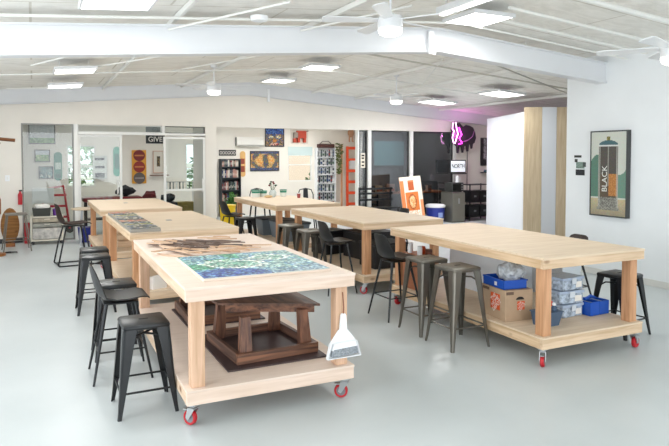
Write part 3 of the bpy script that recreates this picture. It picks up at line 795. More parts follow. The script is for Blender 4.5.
# clear storage boxes
CL = ['bottom clear storage box of the stack of three, full of small parts', 'middle clear storage box of the stack of three', 'top clear storage box of the stack with its lid on']
for i in range(3):
    t = thing('storage_box', CL[i], 'storage box', (4.565, 4.33, Z0+i*.128), .08*(-1)**i, 'clear plastic storage boxes')
    obj('body', box(B(), -.14, .14, -.12, .12, 0, .095, .008), CLEARP, t)
    obj('lid', box(B(), -.15, .15, -.13, .13, .0955, .122, .006), mat('frosted lid', (176, 192, 214), .3, noise=.15, nscale=18), t)
    obj('latch', box(B(), -.03, .03, -.136, -.1305, .06, .115, .002), mat('clip plastic', (214, 222, 230), .3), t)
    obj('contents_card', box(B(), .04, .12, -.1225, -.1205, .02, .075), WHT, t)
# slate basket with cans
t = thing('caddy', 'slate blue plastic caddy behind the front leg of the right table', 'caddy', (4.13, 4.11, Z0), .0)
bm = B(); hexa(bm, [(-.08, -.06, 0), (.10, -.06, 0), (.10, .07, 0), (-.08, .07, 0)], [(-.10, -.075, .12), (.13, -.075, .12), (.13, .085, .12), (-.10, .085, .12)])
obj('tub', bm, SLATEP, t)
obj('rim', box(B(), -.108, .138, -.083, .093, .1205, .132, .004), SLATEP, t)
for i, (dx, dy, mm, l) in enumerate(((-.06, -.03, WHITEP, 'white capped bottle at the left of the slate caddy'), (.07, -.03, WHITEP, 'white capped bottle at the right of the slate caddy'), (.10, .04, REDR, 'red topped bottle in the slate caddy'))):
    t = thing('bottle', l, 'bottle', (4.13+dx, 4.11+dy, Z0+.1325), 0, 'bottles in the caddy')
    obj('body', lathe(B(), [(.024, 0), (.026, .03), (.012, .045)], 12), SLATEP if i < 2 else REDR, t, smooth=True); obj('cap', lathe(B(), [(.014, .0455), (.018, .05), (.016, .068)], 12), mm, t, smooth=True)
# blue bin
t = thing('storage_bin', 'bright blue bin of tools by the right leg of the right table', 'bin', (4.86, 4.25, Z0), .05)
bm = B()
for k in (-1, 1):
    b0, b1 = (k*.068-.064, k*.068+.064)
    for (a0, a1, c0, c1) in ((b0, b1, -.10, -.092), (b0, b1, .092, .10), (b0, b0+.008, -.092, .092), (b1-.008, b1, -.092, .092)): box(bm, a0, a1, c0, c1, 0, .13)
    box(bm, b0, b1, -.10, .10, 0, .008)
obj('bin_body', bm, BLUEP, t)
for k in (-1, 1): obj('filling', box(B(), k*.068-.055, k*.068+.055, -.09, .09, .0085, .11, .01), mat('pale blue rags', (176, 196, 220), .8, noise=.25, nscale=25, bump=.5), t)
o = obj('hand_tool', tube(B(), [(-.10, -.02, .145), (0, .0, .165), (.07, .01, .14)], .014, 8), BLUEP, smooth=True); o.location = (4.85, 4.25, Z0+.0); tag(o, 'blue tool handle lying over the blue bin', 'tool')
# brown box and clutter at the left end of the shelf
t = thing('cardboard_box', 'copper brown carton behind the black shell stool under the right table', 'box', (3.98, 5.93, Z0), 0)
obj('body', box(B(), -.11, .11, -.16, .16, 0, .38, .003), mat('copper board', (176, 112, 78), .6, noise=.1), t); obj('lid', box(B(), -.115, .115, -.165, .165, .3805, .40), mat('copper board', (176, 112, 78), .6), t)
for i, (x, y, m_, r_, h_) in enumerate(((3.93, 5.83, WHITEP, .03, .10), (4.02, 5.92, ORG, .045, .08), (4.04, 5.81, mat('brown jar', (110, 60, 40), .4), .04, .06), (3.93, 6.02, WHITEP, .03, .12))):
    t = thing('jar', ['small white jar on the copper carton', 'orange pot on the copper carton', 'brown pot at the near edge of the copper carton', 'tall white jar at the far edge of the copper carton'][i], 'jar', (x, y, Z0+.4005), 0)
    obj('body', lathe(B(), [(r_, 0), (r_, h_*.8), (r_*.8, h_*.85)], 14), m_, t, smooth=True); obj('lid', lathe(B(), [(r_*.85, h_*.855), (r_*.85, h_)], 14), m_, t, smooth=True)

# dark things under the middle right table
for i, (x, y, dx, dy, dz, l) in enumerate(((4.35, 7.35, .26, .22, .34, 'black lidded crate nearest the front under the middle right table'), (4.55, 8.1, .28, .3, .40, 'black lidded crate in the middle of the shelf of the middle right table'), (4.2, 8.75, .22, .2, .36, 'black lidded crate at the far end of the middle right table shelf'))):
    t = thing('storage_crate', l, 'crate', (x, y, Z0), .1*i, 'black crates under the middle right table')
    obj('body', box(B(), -dx, dx, -dy, dy, 0, dz-.03, .01), mat('black crate plastic', (22, 22, 24), .5), t); obj('lid', box(B(), -dx-.012, dx+.012, -dy-.012, dy+.012, dz-.0295, dz, .008), mat('charcoal lid', (30, 30, 34), .5), t)
for i, (x, y, l) in enumerate(((4.2, 10.28, 'grey tub on the shelf of the farthest right table, nearest its front leg'), (4.2, 10.8, 'grey tub in the middle of the farthest right table shelf'), (4.1, 11.3, 'grey tub at the far end of the farthest right table shelf'))):
    t = thing('storage_tub', l, 'tub', (x, y, Z0), 0, 'grey tubs under the farthest right table')
    bm = B(); hexa(bm, [(-.16, -.16, 0), (.2, -.16, 0), (.2, .16, 0), (-.16, .16, 0)], [(-.2, -.2, .3), (.24, -.2, .3), (.24, .2, .3), (-.2, .2, .3)]); obj('body', bm, mat('blue grey tub', (112, 124, 134), .5), t)
    obj('lid', box(B(), -.22, .26, -.22, .22, .3005, .335, .006), mat('dark tub lid', (52, 58, 64), .5), t)
t = thing('crate', 'pinewood crate on the shelf of the farthest left table', 'crate', (1.55, 11.0, Z0), 0); 
bm = B()
for k in range(3): box(bm, -.3, .3, -.25, -.235, .02+k*.1, .10+k*.1); box(bm, -.3, .3, .235, .25, .02+k*.1, .10+k*.1); box(bm, -.3, -.285, -.235, .235, .02+k*.1, .10+k*.1); box(bm, .285, .3, -.235, .235, .02+k*.1, .10+k*.1)
obj('slats', bm, PINE_X, t); obj('base', box(B(), -.3, .3, -.25, .25, 0, .018), PINE_X, t)

# ------------------------------------------------------------------ on the farthest right table
GREEN = mat('green lid', (40, 130, 104), .4)
def tub(x, y, l, r_=.075, h_=.13):
    t = thing('food_tub', l, 'tub', (x, y, .9255), 0, 'green lidded tubs')
    obj('body', lathe(B(), [(r_*.85, 0), (r_, h_)], 18), mat('milky plastic', (222, 226, 220), .3), t, smooth=True)
    obj('lid', lathe(B(), [(r_*1.05, h_+.0005), (r_*1.05, h_+.018)], 18), GREEN, t, smooth=True)
    obj('band', lathe(B(), [(r_*.96, h_*.65), (r_*1.01, h_*.95)], 18), GREEN, t, smooth=True)
tub(4.10, 12.05, 'green lidded milky tub left of the vase on the farthest right table', .09)
tub(4.28, 12.12, 'green lidded tub close beside the vase on the farthest right table', .08, .11)
tub(4.68, 12.0, 'green lidded tub right of the vase on the farthest right table', .07)
t = thing('flower_vase', 'glass vase with dark red flowers on the farthest right table', 'vase', (4.43, 11.95, .9255), 0)
obj('vase', lathe(B(), [(.05, 0), (.07, .05), (.075, .09), (.05, .13), (.055, .15)], 18), mat('clear jar glass', (206, 216, 214), .1), t, smooth=True)
for i in range(7):
    a = i*.9; x, y, z = .07*math.cos(a), .06*math.sin(a), .24+.035*(i % 3)
    o = obj('stem', tube(B(), [(0, 0, .1), (x*.5, y*.5, .17), (x, y, z)], .004, 5), mat('green stem', (60, 90, 50), .6), t)
    bm = B(); bmesh.ops.create_icosphere(bm, subdivisions=1, radius=.028); bmesh.ops.scale(bm, vec=(1, 1, .7), verts=bm.verts)
    obj('flower', bm, mat('dark red petals', (120, 40, 44), .6) if i % 2 else mat('dark green leaf', (50, 70, 48), .6), t, loc=(x, y, z))
blob('bread_loaf', (4.25, 11.72, .955), (.09, .05, .028), mat('tan loaf', (214, 184, 138), .8), None, 3, 2, .1, 'small tan lump lying before the vase on the farthest right table', 'lump')
t = thing('cup', 'small red cup at the right end of the farthest right table', 'cup', (4.80, 11.45, .9255), 0); obj('body', lathe(B(), [(.03, 0), (.038, .09)], 14), mat('brick red', (150, 60, 56), .5), t, smooth=True); obj('rim', lathe(B(), [(.04, .0905), (.04, .098)], 14), WHITEP, t, smooth=True)
# cafe chairs with metal backs behind that table
def cafe_chair(u, v, rz, label):
    t = thing('cafe_chair', label, 'chair', (u, v, 0), rz, 'high backed black metal chairs')
    h = .72
    obj('seat', box(B(), -.18, .18, -.18, .18, h-.03, h, .012), BLACKM, t)
    for sx in (-1, 1):
        for sy in (-1, 1): obj('leg', tube(B(), [(sx*.15, sy*.15, h-.03), (sx*.22, sy*.22, 0)], .014, 8, radii=[.02, .011]), BLACKM, t)
    pts = [(-.17, -.17, h), (-.20, -.17, h+.18), (-.22, -.13, h+.29), (-.23, 0, h+.32), (-.22, .13, h+.29), (-.20, .17, h+.18), (-.17, .17, h)]
    obj('back_frame', tube(B(), pts, .012, 8), BLACKM, t, smooth=True)
    bm = B(); hexa(bm, [(-.17, -.06, h), (-.17, .06, h), (-.164, .06, h), (-.164, -.06, h)], [(-.234, -.05, h+.31), (-.234, .05, h+.31), (-.228, .05, h+.31), (-.228, -.05, h+.31)]); obj('back_splat', bm, BLACKM, t)
    return t
cafe_chair(4.52, 13.0, -PI/2, 'black high backed metal chair behind the tubs, the left of two')
cafe_chair(5.45, 12.55, -PI/2-.3, 'black high backed metal chair under the window, the right of two')
# yellow bin
t = thing('waste_bin', 'bright yellow bin between the glass door and the farthest right table', 'bin', (3.75, 12.9, 0), 0)
obj('body', lathe(B(), [(.14, 0), (.17, .70)], 20), mat('yellow plastic', (240, 206, 20), .4), t, smooth=True); obj('rim', lathe(B(), [(.18, .7005), (.18, .72), (.15, .725)], 20), mat('yellow plastic', (240, 206, 20), .4), t, smooth=True)

# ------------------------------------------------------------------ glass front
def storefront(name, u0, u1, z0, z1, v, label=None, th=.05, glassm=GLASS, framem=FRAMEW, rail=None, handle=None):
    t = bpy.data.objects.new(name, None); COL.objects.link(t); t.location = (u0, v, 0); t['kind'] = 'structure'
    W = u1-u0; bm = B(); f = th
    box(bm, 0, f, -.025, .025, z0, z1); box(bm, W-f, W, -.025, .025, z0, z1)
    box(bm, f, W-f, -.025, .025, z1-f, z1); box(bm, f, W-f, -.025, .025, z0, z0+f)
    if rail: box(bm, f, W-f, -.02, .02, rail, rail+.045)
    obj('frame', bm, framem, t)
    obj('pane', box(B(), f-.002, W-f+.002, -.003, .003, z0+f-.002, z1-f+.002), glassm, t)
    if handle is not None:
        bm = B(); tube(bm, [(handle, -.028, .95), (handle, -.07, .97), (handle, -.07, 1.22), (handle, -.028, 1.24)], .014, 8); obj('handle', bm, FRAMEW, t, smooth=True)
    return t
VG = VB+.06
storefront('window_1', -.21, .78, 0, 2.44, VG, th=.03, framem=mat('bronze trim', (150, 150, 146), .4))
struct('trim_40', box(B(), .781, .86, VB-.03, VB+.1, 0, 2.439), FRAMEW)
storefront('door_1', .861, 1.75, 0, 2.23, VG, handle=.79)
storefront('door_2', 2.62, 3.555, 0, 2.20, VG-.12, rail=.98, handle=.86)
struct('trim_41', box(B(), .861, 3.57, VB-.03, VB+.08, 2.231, 2.28), FRAMEW)
struct('trim_42', box(B(), 2.60, 2.66, VB-.04, VB+.08, 2.281, 2.439), FRAMEW)
storefront('window_2', .865, 2.595, 2.285, 2.435, VG, th=.012)
storefront('window_3', 2.665, 3.575, 2.285, 2.435, VG, th=.012, framem=FRAMEK)
# dark glass fronts on the right
struct('trim_46', box(B(), 7.56, 7.60, VB-.01, VB+.12, 0, 2.439), FRAMEW)
storefront('window_4', 7.601, 7.86, 0, 2.435, VG, th=.03, glassm=GLASSD, framem=FRAMEK)
struct('trim_43', box(B(), 7.861, 7.96, VB-.03, VB+.1, 0, 2.439), FRAMEW)
storefront('window_5', 7.961, 9.16, 0, 2.435, VG, th=.03, glassm=GLASSD, framem=FRAMEK)
struct('trim_44', box(B(), 9.161, 9.26, VB-.03, VB+.1, 0, 2.439), FRAMEW)
storefront('window_6', 9.261, 10.62, 0, 2.435, VG, th=.03, glassm=GLASSD, framem=FRAMEK)
struct('trim_45', box(B(), 10.621, 10.70, VB-.03, VB+.1, 0, 2.439), FRAMEW)
ORD = ['first', 'second', 'third', 'fourth', 'fifth', 'sixth', 'seventh', 'eighth', 'ninth', 'tenth', 'eleventh', 'twelfth', 'thirteenth', 'fourteenth', 'fifteenth', 'sixteenth', 'seventeenth', 'eighteenth', 'nineteenth', 'twentieth']
# back room windows
for i, (a, b_, c0, c1) in enumerate(WINS):
    t = storefront('window_%d' % (7+i), a, b_, c0, c1, VF+.05, th=.035)
    bm = B(); box(bm, .035, b_-a-.035, -.02, .02, (c0+c1)/2-.02, (c0+c1)/2+.02); obj('mullion', bm, FRAMEW, t)
# blinds on the back windows
for i, (a, b_, c0, c1) in enumerate(WINS[1:3]):
    bm = B(); n = 9
    for k in range(n): box(bm, a+.04, b_-.04, VF-.04, VF-.02, c0+.06+k*(c1-c0-.1)/n, c0+.06+k*(c1-c0-.1)/n+.012)
    o = obj('window_blind', bm, WHITEP); tag(o, ['thin slatted blind on the window seen through the left glass door', 'thin slatted blind on the window seen through the right glass door'][i], 'blind')
o = obj('roller_blind', box(B(), 7.02, 7.83, VF-.02, VF-.012, 1.78, 2.05), mat('pale teal blind', (196, 214, 214), .7)); tag(o, 'pale rolled down blind at the top of the window above the vase', 'blind')

# outside the back windows
GRASS = mat('lawn', (108, 140, 74), .9, noise=.3, nscale=4)
struct('ground', box(B(), -12, 24, VF+.21, 40, -.12, -.02), GRASS)
t = thing('neighbour_house', 'pale pink siding house seen through the back window', 'building', (8.5, 23, -.02), 0)
bm = B()
for k in range(32): box(bm, -3, 5, 0, .2-.012*(k % 2), k*.09, k*.09+.088)
obj('siding', bm, mat('pink siding', (226, 200, 186), .8), t); obj('roof', prism(B(), [(-3.3, 2.9), (5.3, 2.9), (1, 4.2)], -.2, 3, 'y'), mat('grey roof', (150, 150, 150), .8), t)
t = thing('garden_fence', 'white slatted fence outside the left back windows', 'fence', (0, 21.5, -.02), 0)
bm = B()
for k in range(7): box(bm, -4, 6.2, 0, .03, .2+k*.2, .33+k*.2)
obj('slats', bm, mat('white fence', (226, 228, 222), .7), t)
for x in (-4, -1.4, 1.2, 3.8, 6.1): obj('post', box(B(), x-.05, x+.05, .03, .12, 0, 1.75), mat('white fence', (226, 228, 222), .7), t)
LEAF = mat('leaf green', (70, 120, 52), .8, noise=.4, nscale=6)
def bush(u, v, r, h, label, seed):
    t = thing('bush', label, 'bush', (u, v, -.02), 0, 'garden bushes outside')
    rr = random.Random(seed); bm = B()
    for k in range(260):
        th_, ph = rr.random()*2*PI, math.acos(1-1.4*rr.random()); q = r*(.6+.4*rr.random())
        c = Vector((q*math.sin(ph)*math.cos(th_), q*math.sin(ph)*math.sin(th_), h*.5+h*.5*math.cos(ph)*(.6+.4*rr.random())))
        a = Vector((rr.random()-.5, rr.random()-.5, rr.random()-.5)).normalized()*.13; b_ = a.cross(Vector((rr.random(), rr.random(), 1))).normalized()*.06
        bm.faces.new([bm.verts.new(c-a), bm.verts.new(c+b_), bm.verts.new(c+a), bm.verts.new(c-b_)])
    obj('foliage', bm, LEAF, t); obj('stem', tube(B(), [(0, 0, 0), (0, 0, h*.6)], .05, 6), mat('bark', (90, 70, 50), .9), t)
bush(9.6, 20.5, .7, 1.5, 'leafy bush at the lower right of the back window', 1)
bush(1.2, 19.8, .8, 2.6, 'leafy bush outside the window behind the left glass door', 2)
bush(-.6, 20.3, .9, 3.2, 'leafy bush outside the far left window', 3)
bush(5.2, 20.0, .8, 2.2, 'leafy bush outside the window behind the right glass door', 4)

# ------------------------------------------------------------------ art on the far wall (v = VF)
def picture(u, z, w_, h_, label, fn, nx=24, ny=24, frame=True, cat='picture', v=None, fm=None, jitter=.3, seed=1, name='framed_picture'):
    v = VF-.002 if v is None else v
    t = thing(name, label, cat, (u, v, z), 0)
    d = .03
    if frame:
        bm = B(); e = .02
        for (a, b_, c0, c1) in ((-w_/2, w_/2, -h_/2, -h_/2+e), (-w_/2, w_/2, h_/2-e, h_/2), (-w_/2, -w_/2+e, -h_/2+e, h_/2-e), (w_/2-e, w_/2, -h_/2+e, h_/2-e)): box(bm, a, b_, -d, 0, c0, c1)
        obj('frame', bm, fm or FRAMEK, t)
        o = tiles('canvas', w_-2*e-.002, h_-2*e-.002, nx, ny, fn, t, jitter, seed=seed, m=TILEG, grout=(180, 170, 160)); o.location = (0, -.012, 0)
    else:
        o = tiles('canvas', w_, h_, nx, ny, fn, t, jitter, seed=seed, m=TILEG, th=.02, grout=(60, 50, 50))
    return t
def face_fn(s, t, r):
    x, y = s-.5, t-.45
    if math.hypot((abs(x)-.2)/.13, (y-.08)/.07) < 1: return r.choice([(220, 200, 120), (240, 230, 180), (80, 120, 150)])
    if math.hypot(x/.12, (y+.14)/.09) < 1: return r.choice([(200, 140, 40), (190, 90, 60)])
    if math.hypot(x/.25, (y+.34)/.08) < 1: return r.choice([(190, 60, 60), (230, 210, 190), (40, 30, 30)])
    if t > .68: return r.choice([(30, 60, 140), (50, 90, 170), (20, 30, 80), (90, 140, 190)])
    return r.choice([(150, 110, 50), (110, 100, 60), (60, 80, 110), (180, 140, 70), (40, 50, 60), (50, 70, 140)])
picture(6.585, 2.325, .61, .56, 'square blue and gold face mosaic high on the far wall', face_fn, 26, 26)
def swirl_fn(s, t, r):
    k = math.sin(18*math.hypot(s-.3, (t-.5)*.7)) + math.sin(20*math.hypot(s-.72, (t-.55)*.7))
    if t < .16 or t > .9: return r.choice([(50, 66, 110), (70, 90, 140), (40, 44, 70), (90, 80, 70)])
    k += .8*math.sin(9*s+5*t)*math.cos(7*t)+.7*(r.random()-.5)
    if k > .6: return r.choice([(214, 150, 62), (216, 170, 96), (190, 110, 50), (200, 180, 140)])
    if k > -.4: return r.choice([(170, 120, 70), (140, 130, 80), (204, 160, 100)])
    return r.choice([(70, 90, 90), (120, 60, 40), (60, 70, 110), (100, 110, 70)])
picture(6.265, 1.615, .92, .60, 'large orange and blue swirling mosaic under the face mosaic', swirl_fn, 44, 28)
# red boxy creature relief (generic)
t = thing('wall_sculpture', 'red boxy four legged relief on the wall above the back window', 'sculpture', (7.40, VF-.002, 2.37), 0)
REDC = mat('brick red card', (180, 66, 44), .7, noise=.1)
obj('panel', box(B(), -.29, .29, -.012, 0, -.22, .22), mat('pale panel', (214, 206, 196), .8), t)
bm = B(); box(bm, -.12, .20, -.10, -.014, -.06, .17, .01); obj('body', bm, REDC, t)
bm = B(); box(bm, -.22, -.09, -.13, -.014, -.05, .12, .015); obj('head', bm, mat('grey card', (150, 140, 132), .7), t)
for x in (-.19, -.06, .14): obj('leg', box(B(), x-.04, x+.04, -.12, -.014, -.19, -.062, .006), REDC, t)
obj('tail', tube(B(), [(.20, -.06, .15), (.28, -.06, .17)], .012, 6), FRAMEK, t)
# skateboards
def skateboard(u, z, h_, w_, label, fn, m, v=None):
    t = thing('skateboard_deck', label, 'skateboard', (u, VF-.004 if v is None else v, z), 0, 'skateboard decks on the far wall')
    bm = B(); pl = []
    r_ = w_/2
    for k in range(13): a = PI*k/12; pl.append((r_*math.cos(a), h_/2-r_+r_*math.sin(a)))
    for k in range(13): a = PI+PI*k/12; pl.append((r_*math.cos(a), -h_/2+r_+r_*math.sin(a)))
    prism(bm, pl, -.025, -.012, 'y'); obj('deck', bm, m, t)
    bm = B(); box(bm, -.02, .02, -.012, 0, -.2, .2); obj('bracket', bm, FRAMEK, t)
    for (z0, z1, mm) in fn: obj('printed_patch', box(B(), -r_*.7, r_*.7, -.0275, -.0255, z0, z1, .0), mm, t)
MAPLE = mat('maple deck', (214, 170, 104), .5)
skateboard(5.575, 1.53, .76, .165, 'maple skateboard deck with dark graphics between the books and the mosaic', [(.0, .16, mat('rust print', (140, 60, 40), .6)), (-.24, -.06, mat('rust print', (140, 60, 40), .6))], MAPLE)
skateboard(.586, 1.50, .74, .19, 'green skateboard deck behind the left glass pane', [(-.08, .10, mat('pale green print', (190, 206, 196), .6)), (-.30, -.2, mat('dark green print', (20, 90, 80), .6))], mat('teal deck', (30, 124, 104), .5))
skateboard(2.05, 1.62, .80, .20, 'teal skateboard deck beside the yellow light panel', [(-.2, .2, mat('dark teal print', (30, 110, 96), .6))], mat('teal deck 2', (60, 160, 136), .5))
# yellow panel with three round lenses
t = thing('traffic_light_sign', 'yellow upright panel with three round lenses behind the glass doors', 'sign', (2.62, VF-.004, 1.47), 0)
obj('panel', box(B(), -.19, .19, -.03, 0, -.46, .46, .01), mat('signal yellow', (224, 160, 50), .5), t)
for i, (z, c) in enumerate(((.31, (120, 24, 20)), (0, (140, 34, 24)), (-.31, (96, 84, 80)))):
    bm = B(); lathe(bm, [(.155, -.05), (.155, -.031)], 24, (0, 0, z), 'y'); l = obj('lens', bm, mat('lens %d' % i, c, .4), t, smooth=True)
    obj('lens_bar', box(B(), -.12, .12, -.056, -.051, z-.02, z+.02), mat('lens bar %d' % i, (196, 120, 60) if i < 2 else (150, 140, 136), .5), l)
# small framed pictures seen through the left pane
def landscape(s, t, r):
    if t > .55: return r.choice([(214, 220, 224), (196, 206, 212)])
    return r.choice([(90, 150, 70), (60, 120, 60), (140, 180, 110), (200, 210, 170)])
picture(.22, 1.77, .36, .32, 'small dark framed green landscape beside the green skateboard', landscape, 14, 12)
picture(.30, 1.34, .34, .32, 'small framed blue green print below the landscape', lambda s, t, r: r.choice([(60, 110, 120), (130, 170, 170), (40, 60, 70), (190, 200, 190)]), 12, 12, seed=4)
picture(-.28+.5, 2.33, .62, .50, 'large dark framed pale landscape high behind the left pane', lambda s, t, r: r.choice([(200, 206, 210), (214, 218, 220)]) if t > .3 else r.choice([(100, 150, 80), (80, 130, 70), (150, 180, 130)]), 20, 14, seed=6)
picture(1.60, 1.47, .36, .62, 'grey photo collage poster over the window behind the left glass door', lambda s, t, r: r.choice([(90, 96, 98), (40, 44, 48)]) if (.05 < t < .25 or .45 < t < .55 or .8 < t < .9) and .15 < s < .85 else (206, 210, 206), 12, 20, frame=False, v=VF-.06, cat='poster', name='poster')
picture(3.14, 1.60, .30, .62, 'pale framed figure print on the wall right of the yellow panel', lambda s, t, r: r.choice([(60, 50, 40), (120, 100, 60)]) if .3 < s < .7 and .25 < t < .8 else (222, 216, 204), 12, 18, fm=mat('salmon frame', (206, 170, 150), .6))
o = obj('wall_shelf', box(B(), 2.9, 3.4, VF-.16, VF-.002, 1.22, 1.245), DARKW_X); tag(o, 'narrow dark wall shelf under the framed figure print', 'shelf')
# sign reading GIVE
t = thing('hanging_sign', 'black GIVE sign with a grey board above it over the doorway', 'sign', (2.60, VB+.75, 2.24), 0)
obj('board', box(B(), -.23, .20, -.012, 0, -.18, .02), mat('dark sign board', (44, 48, 52), .6), t)
obj('upper_board', box(B(), -.23, .20, -.012, 0, .03, .27), mat('grey sign board', (142, 146, 146), .6), t)
text_mesh('lettering', 'GIVE', .165, WHT, t, (-.015, -.0135, -.085), (PI/2, 0, 0), .001, .95, .002)
bm = B(); tube(bm, [(-.015+.06*math.cos(a*PI/8), -.014, .14+.06*math.sin(a*PI/8)) for a in range(16)], .006, 5, True); obj('emblem', bm, mat('emblem grey', (96, 100, 102), .6), t)
obj('hanger', tube(B(), [(-.015, -.006, .27), (-.015, -.006, .535)], .004, 5), FRAMEK, t)
# air conditioner
t = thing('air_conditioner', 'white wall mounted air conditioner high on the far wall', 'air conditioner', (5.765, VF-.002, 2.05), 0)
bm = B(); prism(bm, [(0, 0), (-.12, 0), (-.19, .05), (-.20, .20), (-.17, .27), (0, .27)], -.41, .41, 'x'); obj('body', bm, mat('ac white', (224, 222, 216), .4), t)
obj('louvre', box(B(), -.36, .36, -.175, -.13, .008, .016), mat('ac grey', (170, 170, 168), .5), t)
obj('side_trim', box(B(), -.415, -.411, -.19, 0, .02, .26), mat('ac grey', (170, 170, 168), .5), t)
# bookcase and books
t = thing('bookcase', 'dark bookcase full of books at the left of the back room', 'bookcase', (5.15, VF-.002, 0), 0)
SHW = mat('dark shelf', (50, 56, 62), .6)
for x in (-.29, .27): obj('side', box(B(), x, x+.02, -.28, 0, 0, 1.68), SHW, t)
SH = [.03, .42, .78, 1.14, 1.46]
for z in SH: obj('shelf', box(B(), -.269, .269, -.28, -.01, z-.02, z), SHW, t)
obj('back', box(B(), -.269, .269, -.009, 0, .01, 1.68), SHW, t)
BC = [((30, 36, 44), 'black'), ((120, 44, 44), 'red'), ((190, 184, 172), 'cream'), ((40, 84, 90), 'teal'), ((170, 124, 112), 'pink'), ((76, 80, 88), 'grey'), ((44, 66, 52), 'green'), ((50, 60, 96), 'navy')]
rb = random.Random(5)
rows = ['bottom', 'second', 'third', 'fourth', 'top']
for si, z in enumerate(SH):
    x = -.26; bk = -1
    while x < .225:
        bk += 1
        w_ = rb.uniform(.025, .045); h_ = rb.uniform(.18, .28); c, cn = rb.choice(BC)
        t = thing('book', '%s spined book, %s from the left on the %s shelf of the dark bookcase' % (cn, ORD[bk], rows[si]), 'book', (5.15+x+w_/2, VF-.13, z+.0005), 0, 'books in the dark bookcase')
        obj('cover', box(B(), -w_/2+.001, w_/2-.001, -.09, .09, 0, h_ if si < 4 else h_*.72, .002), mat('book '+cn, c, .6), t)
        obj('spine_title', box(B(), -w_/8, w_/8, -.0915, -.0902, h_*.25, h_*.55), mat('title pale', (220, 214, 200), .6), t)
        x += w_+.001
o = obj('potted_plant', B(), LEAF); bpy.data.objects.remove(o)
t = thing('wall_sign', 'black strip picture with pale script above the bookcase', 'sign', (5.12, VF-.002, 1.86), 0)
obj('board', box(B(), -.255, .255, -.015, 0, -.085, .085), FRAMEK, t)
for k in range(6): obj('script_loop', tube(B(), [(-.2+k*.08+.03*math.cos(a*PI/5), -.018, .045*math.sin(a*PI/5)) for a in range(10)], .007, 5, True), WHT, t)
t = thing('potted_plant', 'leafy green plant standing before the dark bookcase', 'plant', (5.0, VF-.75, 0), 0)
obj('pot', lathe(B(), [(.10, 0), (.14, .25), (.145, .26)], 16), mat('grey pot', (120, 120, 116), .7), t, smooth=True)
rr = random.Random(9); bm = B()
for k in range(90):
    a = rr.random()*2*PI; l = rr.uniform(.12, .30); z1 = rr.uniform(.35, .75)
    p0 = Vector((0, 0, .26)); p1 = Vector((l*.6*math.cos(a), l*.6*math.sin(a), z1)); p2 = Vector((l*math.cos(a), l*math.sin(a), z1-.05)); s = Vector((-math.sin(a), math.cos(a), 0))*.025
    bm.faces.new([bm.verts.new(p0), bm.verts.new(p1+s), bm.verts.new(p2), bm.verts.new(p1-s)])
obj('leaves', bm, LEAF, t)
# white shelving with paint cans
t = thing('shelving_unit', 'tall white shelving unit of paint cans beside the back window', 'shelving', (8.24, VF-.002, 0), 0)
for x in (-.33, .31): obj('side', box(B(), x, x+.02, -.20, 0, 0, 2.02), WHITEP, t)
SZ = [.12, .39, .66, .93, 1.20, 1.47, 1.74]
for z in SZ: obj('shelf', box(B(), -.309, .309, -.20, -.01, z-.02, z), WHITEP, t)
obj('back', box(B(), -.309, .309, -.009, 0, .1, 2.02), WHITEP, t)
CC = [((46, 50, 60), 'black'), ((228, 228, 226), 'white'), ((120, 132, 150), 'grey'), ((60, 84, 130), 'blue'), ((90, 110, 96), 'green'), ((150, 70, 70), 'red')]
zn = ['bottom', 'second', 'third', 'fourth', 'fifth', 'sixth', 'top']
for si, z in enumerate(SZ):
    for k in range(9):
        c, cn = rb.choice(CC); x = -.275+k*.0685; h_ = rb.uniform(.19, .235)
        t2 = thing('paint_can', '%s capped spray can, %s from the left on the %s shelf of the white shelving' % (cn, ORD[k], zn[si]), 'can', (8.24+x, VF-.11, z+.0005), 0, 'spray cans on the white shelving')
        obj('body', lathe(B(), [(.027, 0), (.027, h_*.75), (.02, h_*.8)], 10), mat('can body', (206, 208, 210), .35) if (k+si) % 2 else mat('can dark body', (70, 76, 88), .35), t2)
        obj('cap', lathe(B(), [(.022, h_*.805), (.022, h_)], 10), mat('cap '+cn, c, .5), t2)
        obj('label_band', lathe(B(), [(.0275, h_*.2), (.0275, h_*.5)], 10), mat('cap '+cn, c, .5), t2)
for i in range(7):
    bm = B(); x = -.28+i*.09; hh_ = .12+.06*(i % 3)
    lathe(bm, [(.03, 0), (.045, hh_*.5), (.02, hh_*.8), (.03, hh_)], 10); o = obj('figurine', bm, mat('fig %d' % (i % 3), [(90, 50, 46), (50, 40, 40), (140, 80, 70)][i % 3], .6), smooth=True); o.location = (8.24+x, VF-.10, 2.0205) if False else (8.24+x*.98, VF-.10, 1.7405+.20)
    bpy.data.objects.remove(o)
o = obj('top_board', B(), WHITEP); bpy.data.objects.remove(o)
t = thing('storage_basket', 'dark reddish basket lying on top of the white shelving', 'basket', (8.24, VF-.11, 2.0205), 0)
obj('body', box(B(), -.26, .28, -.09, .09, .0, .12, .02), mat('dark red weave', (84, 50, 46), .8, noise=.5, nscale=30), t); obj('handle', tube(B(), [(-.2, 0, .12), (-.1, 0, .20), (.1, 0, .21), (.2, 0, .12)], .012, 6), FRAMEK, t)
t = thing('trailing_plant', 'trailing green plant hanging down the right side of the white shelving', 'plant', (8.62, VF-.32, 1.2), 0)
rr = random.Random(4); bm = B()
for k in range(150):
    z = rr.uniform(0, .95); wv = .10*(.4+z); c = Vector((rr.uniform(-wv, wv), rr.uniform(-.06, .06), z)); a = Vector((rr.uniform(-1, 1), rr.uniform(-.5, .5), rr.uniform(-1, 1))).normalized()*.045; b_ = a.cross(Vector((0, 1, .3))).normalized()*.022
    bm.faces.new([bm.verts.new(c-a), bm.verts.new(c+b_), bm.verts.new(c+a), bm.verts.new(c-b_)])
obj('leaves', bm, mat('olive leaf', (92, 104, 58), .8), t); obj('vine', tube(B(), [(0, 0, .95), (.02, 0, .5), (-.01, 0, 0)], .006, 5), mat('bark', (90, 70, 50), .9), t)
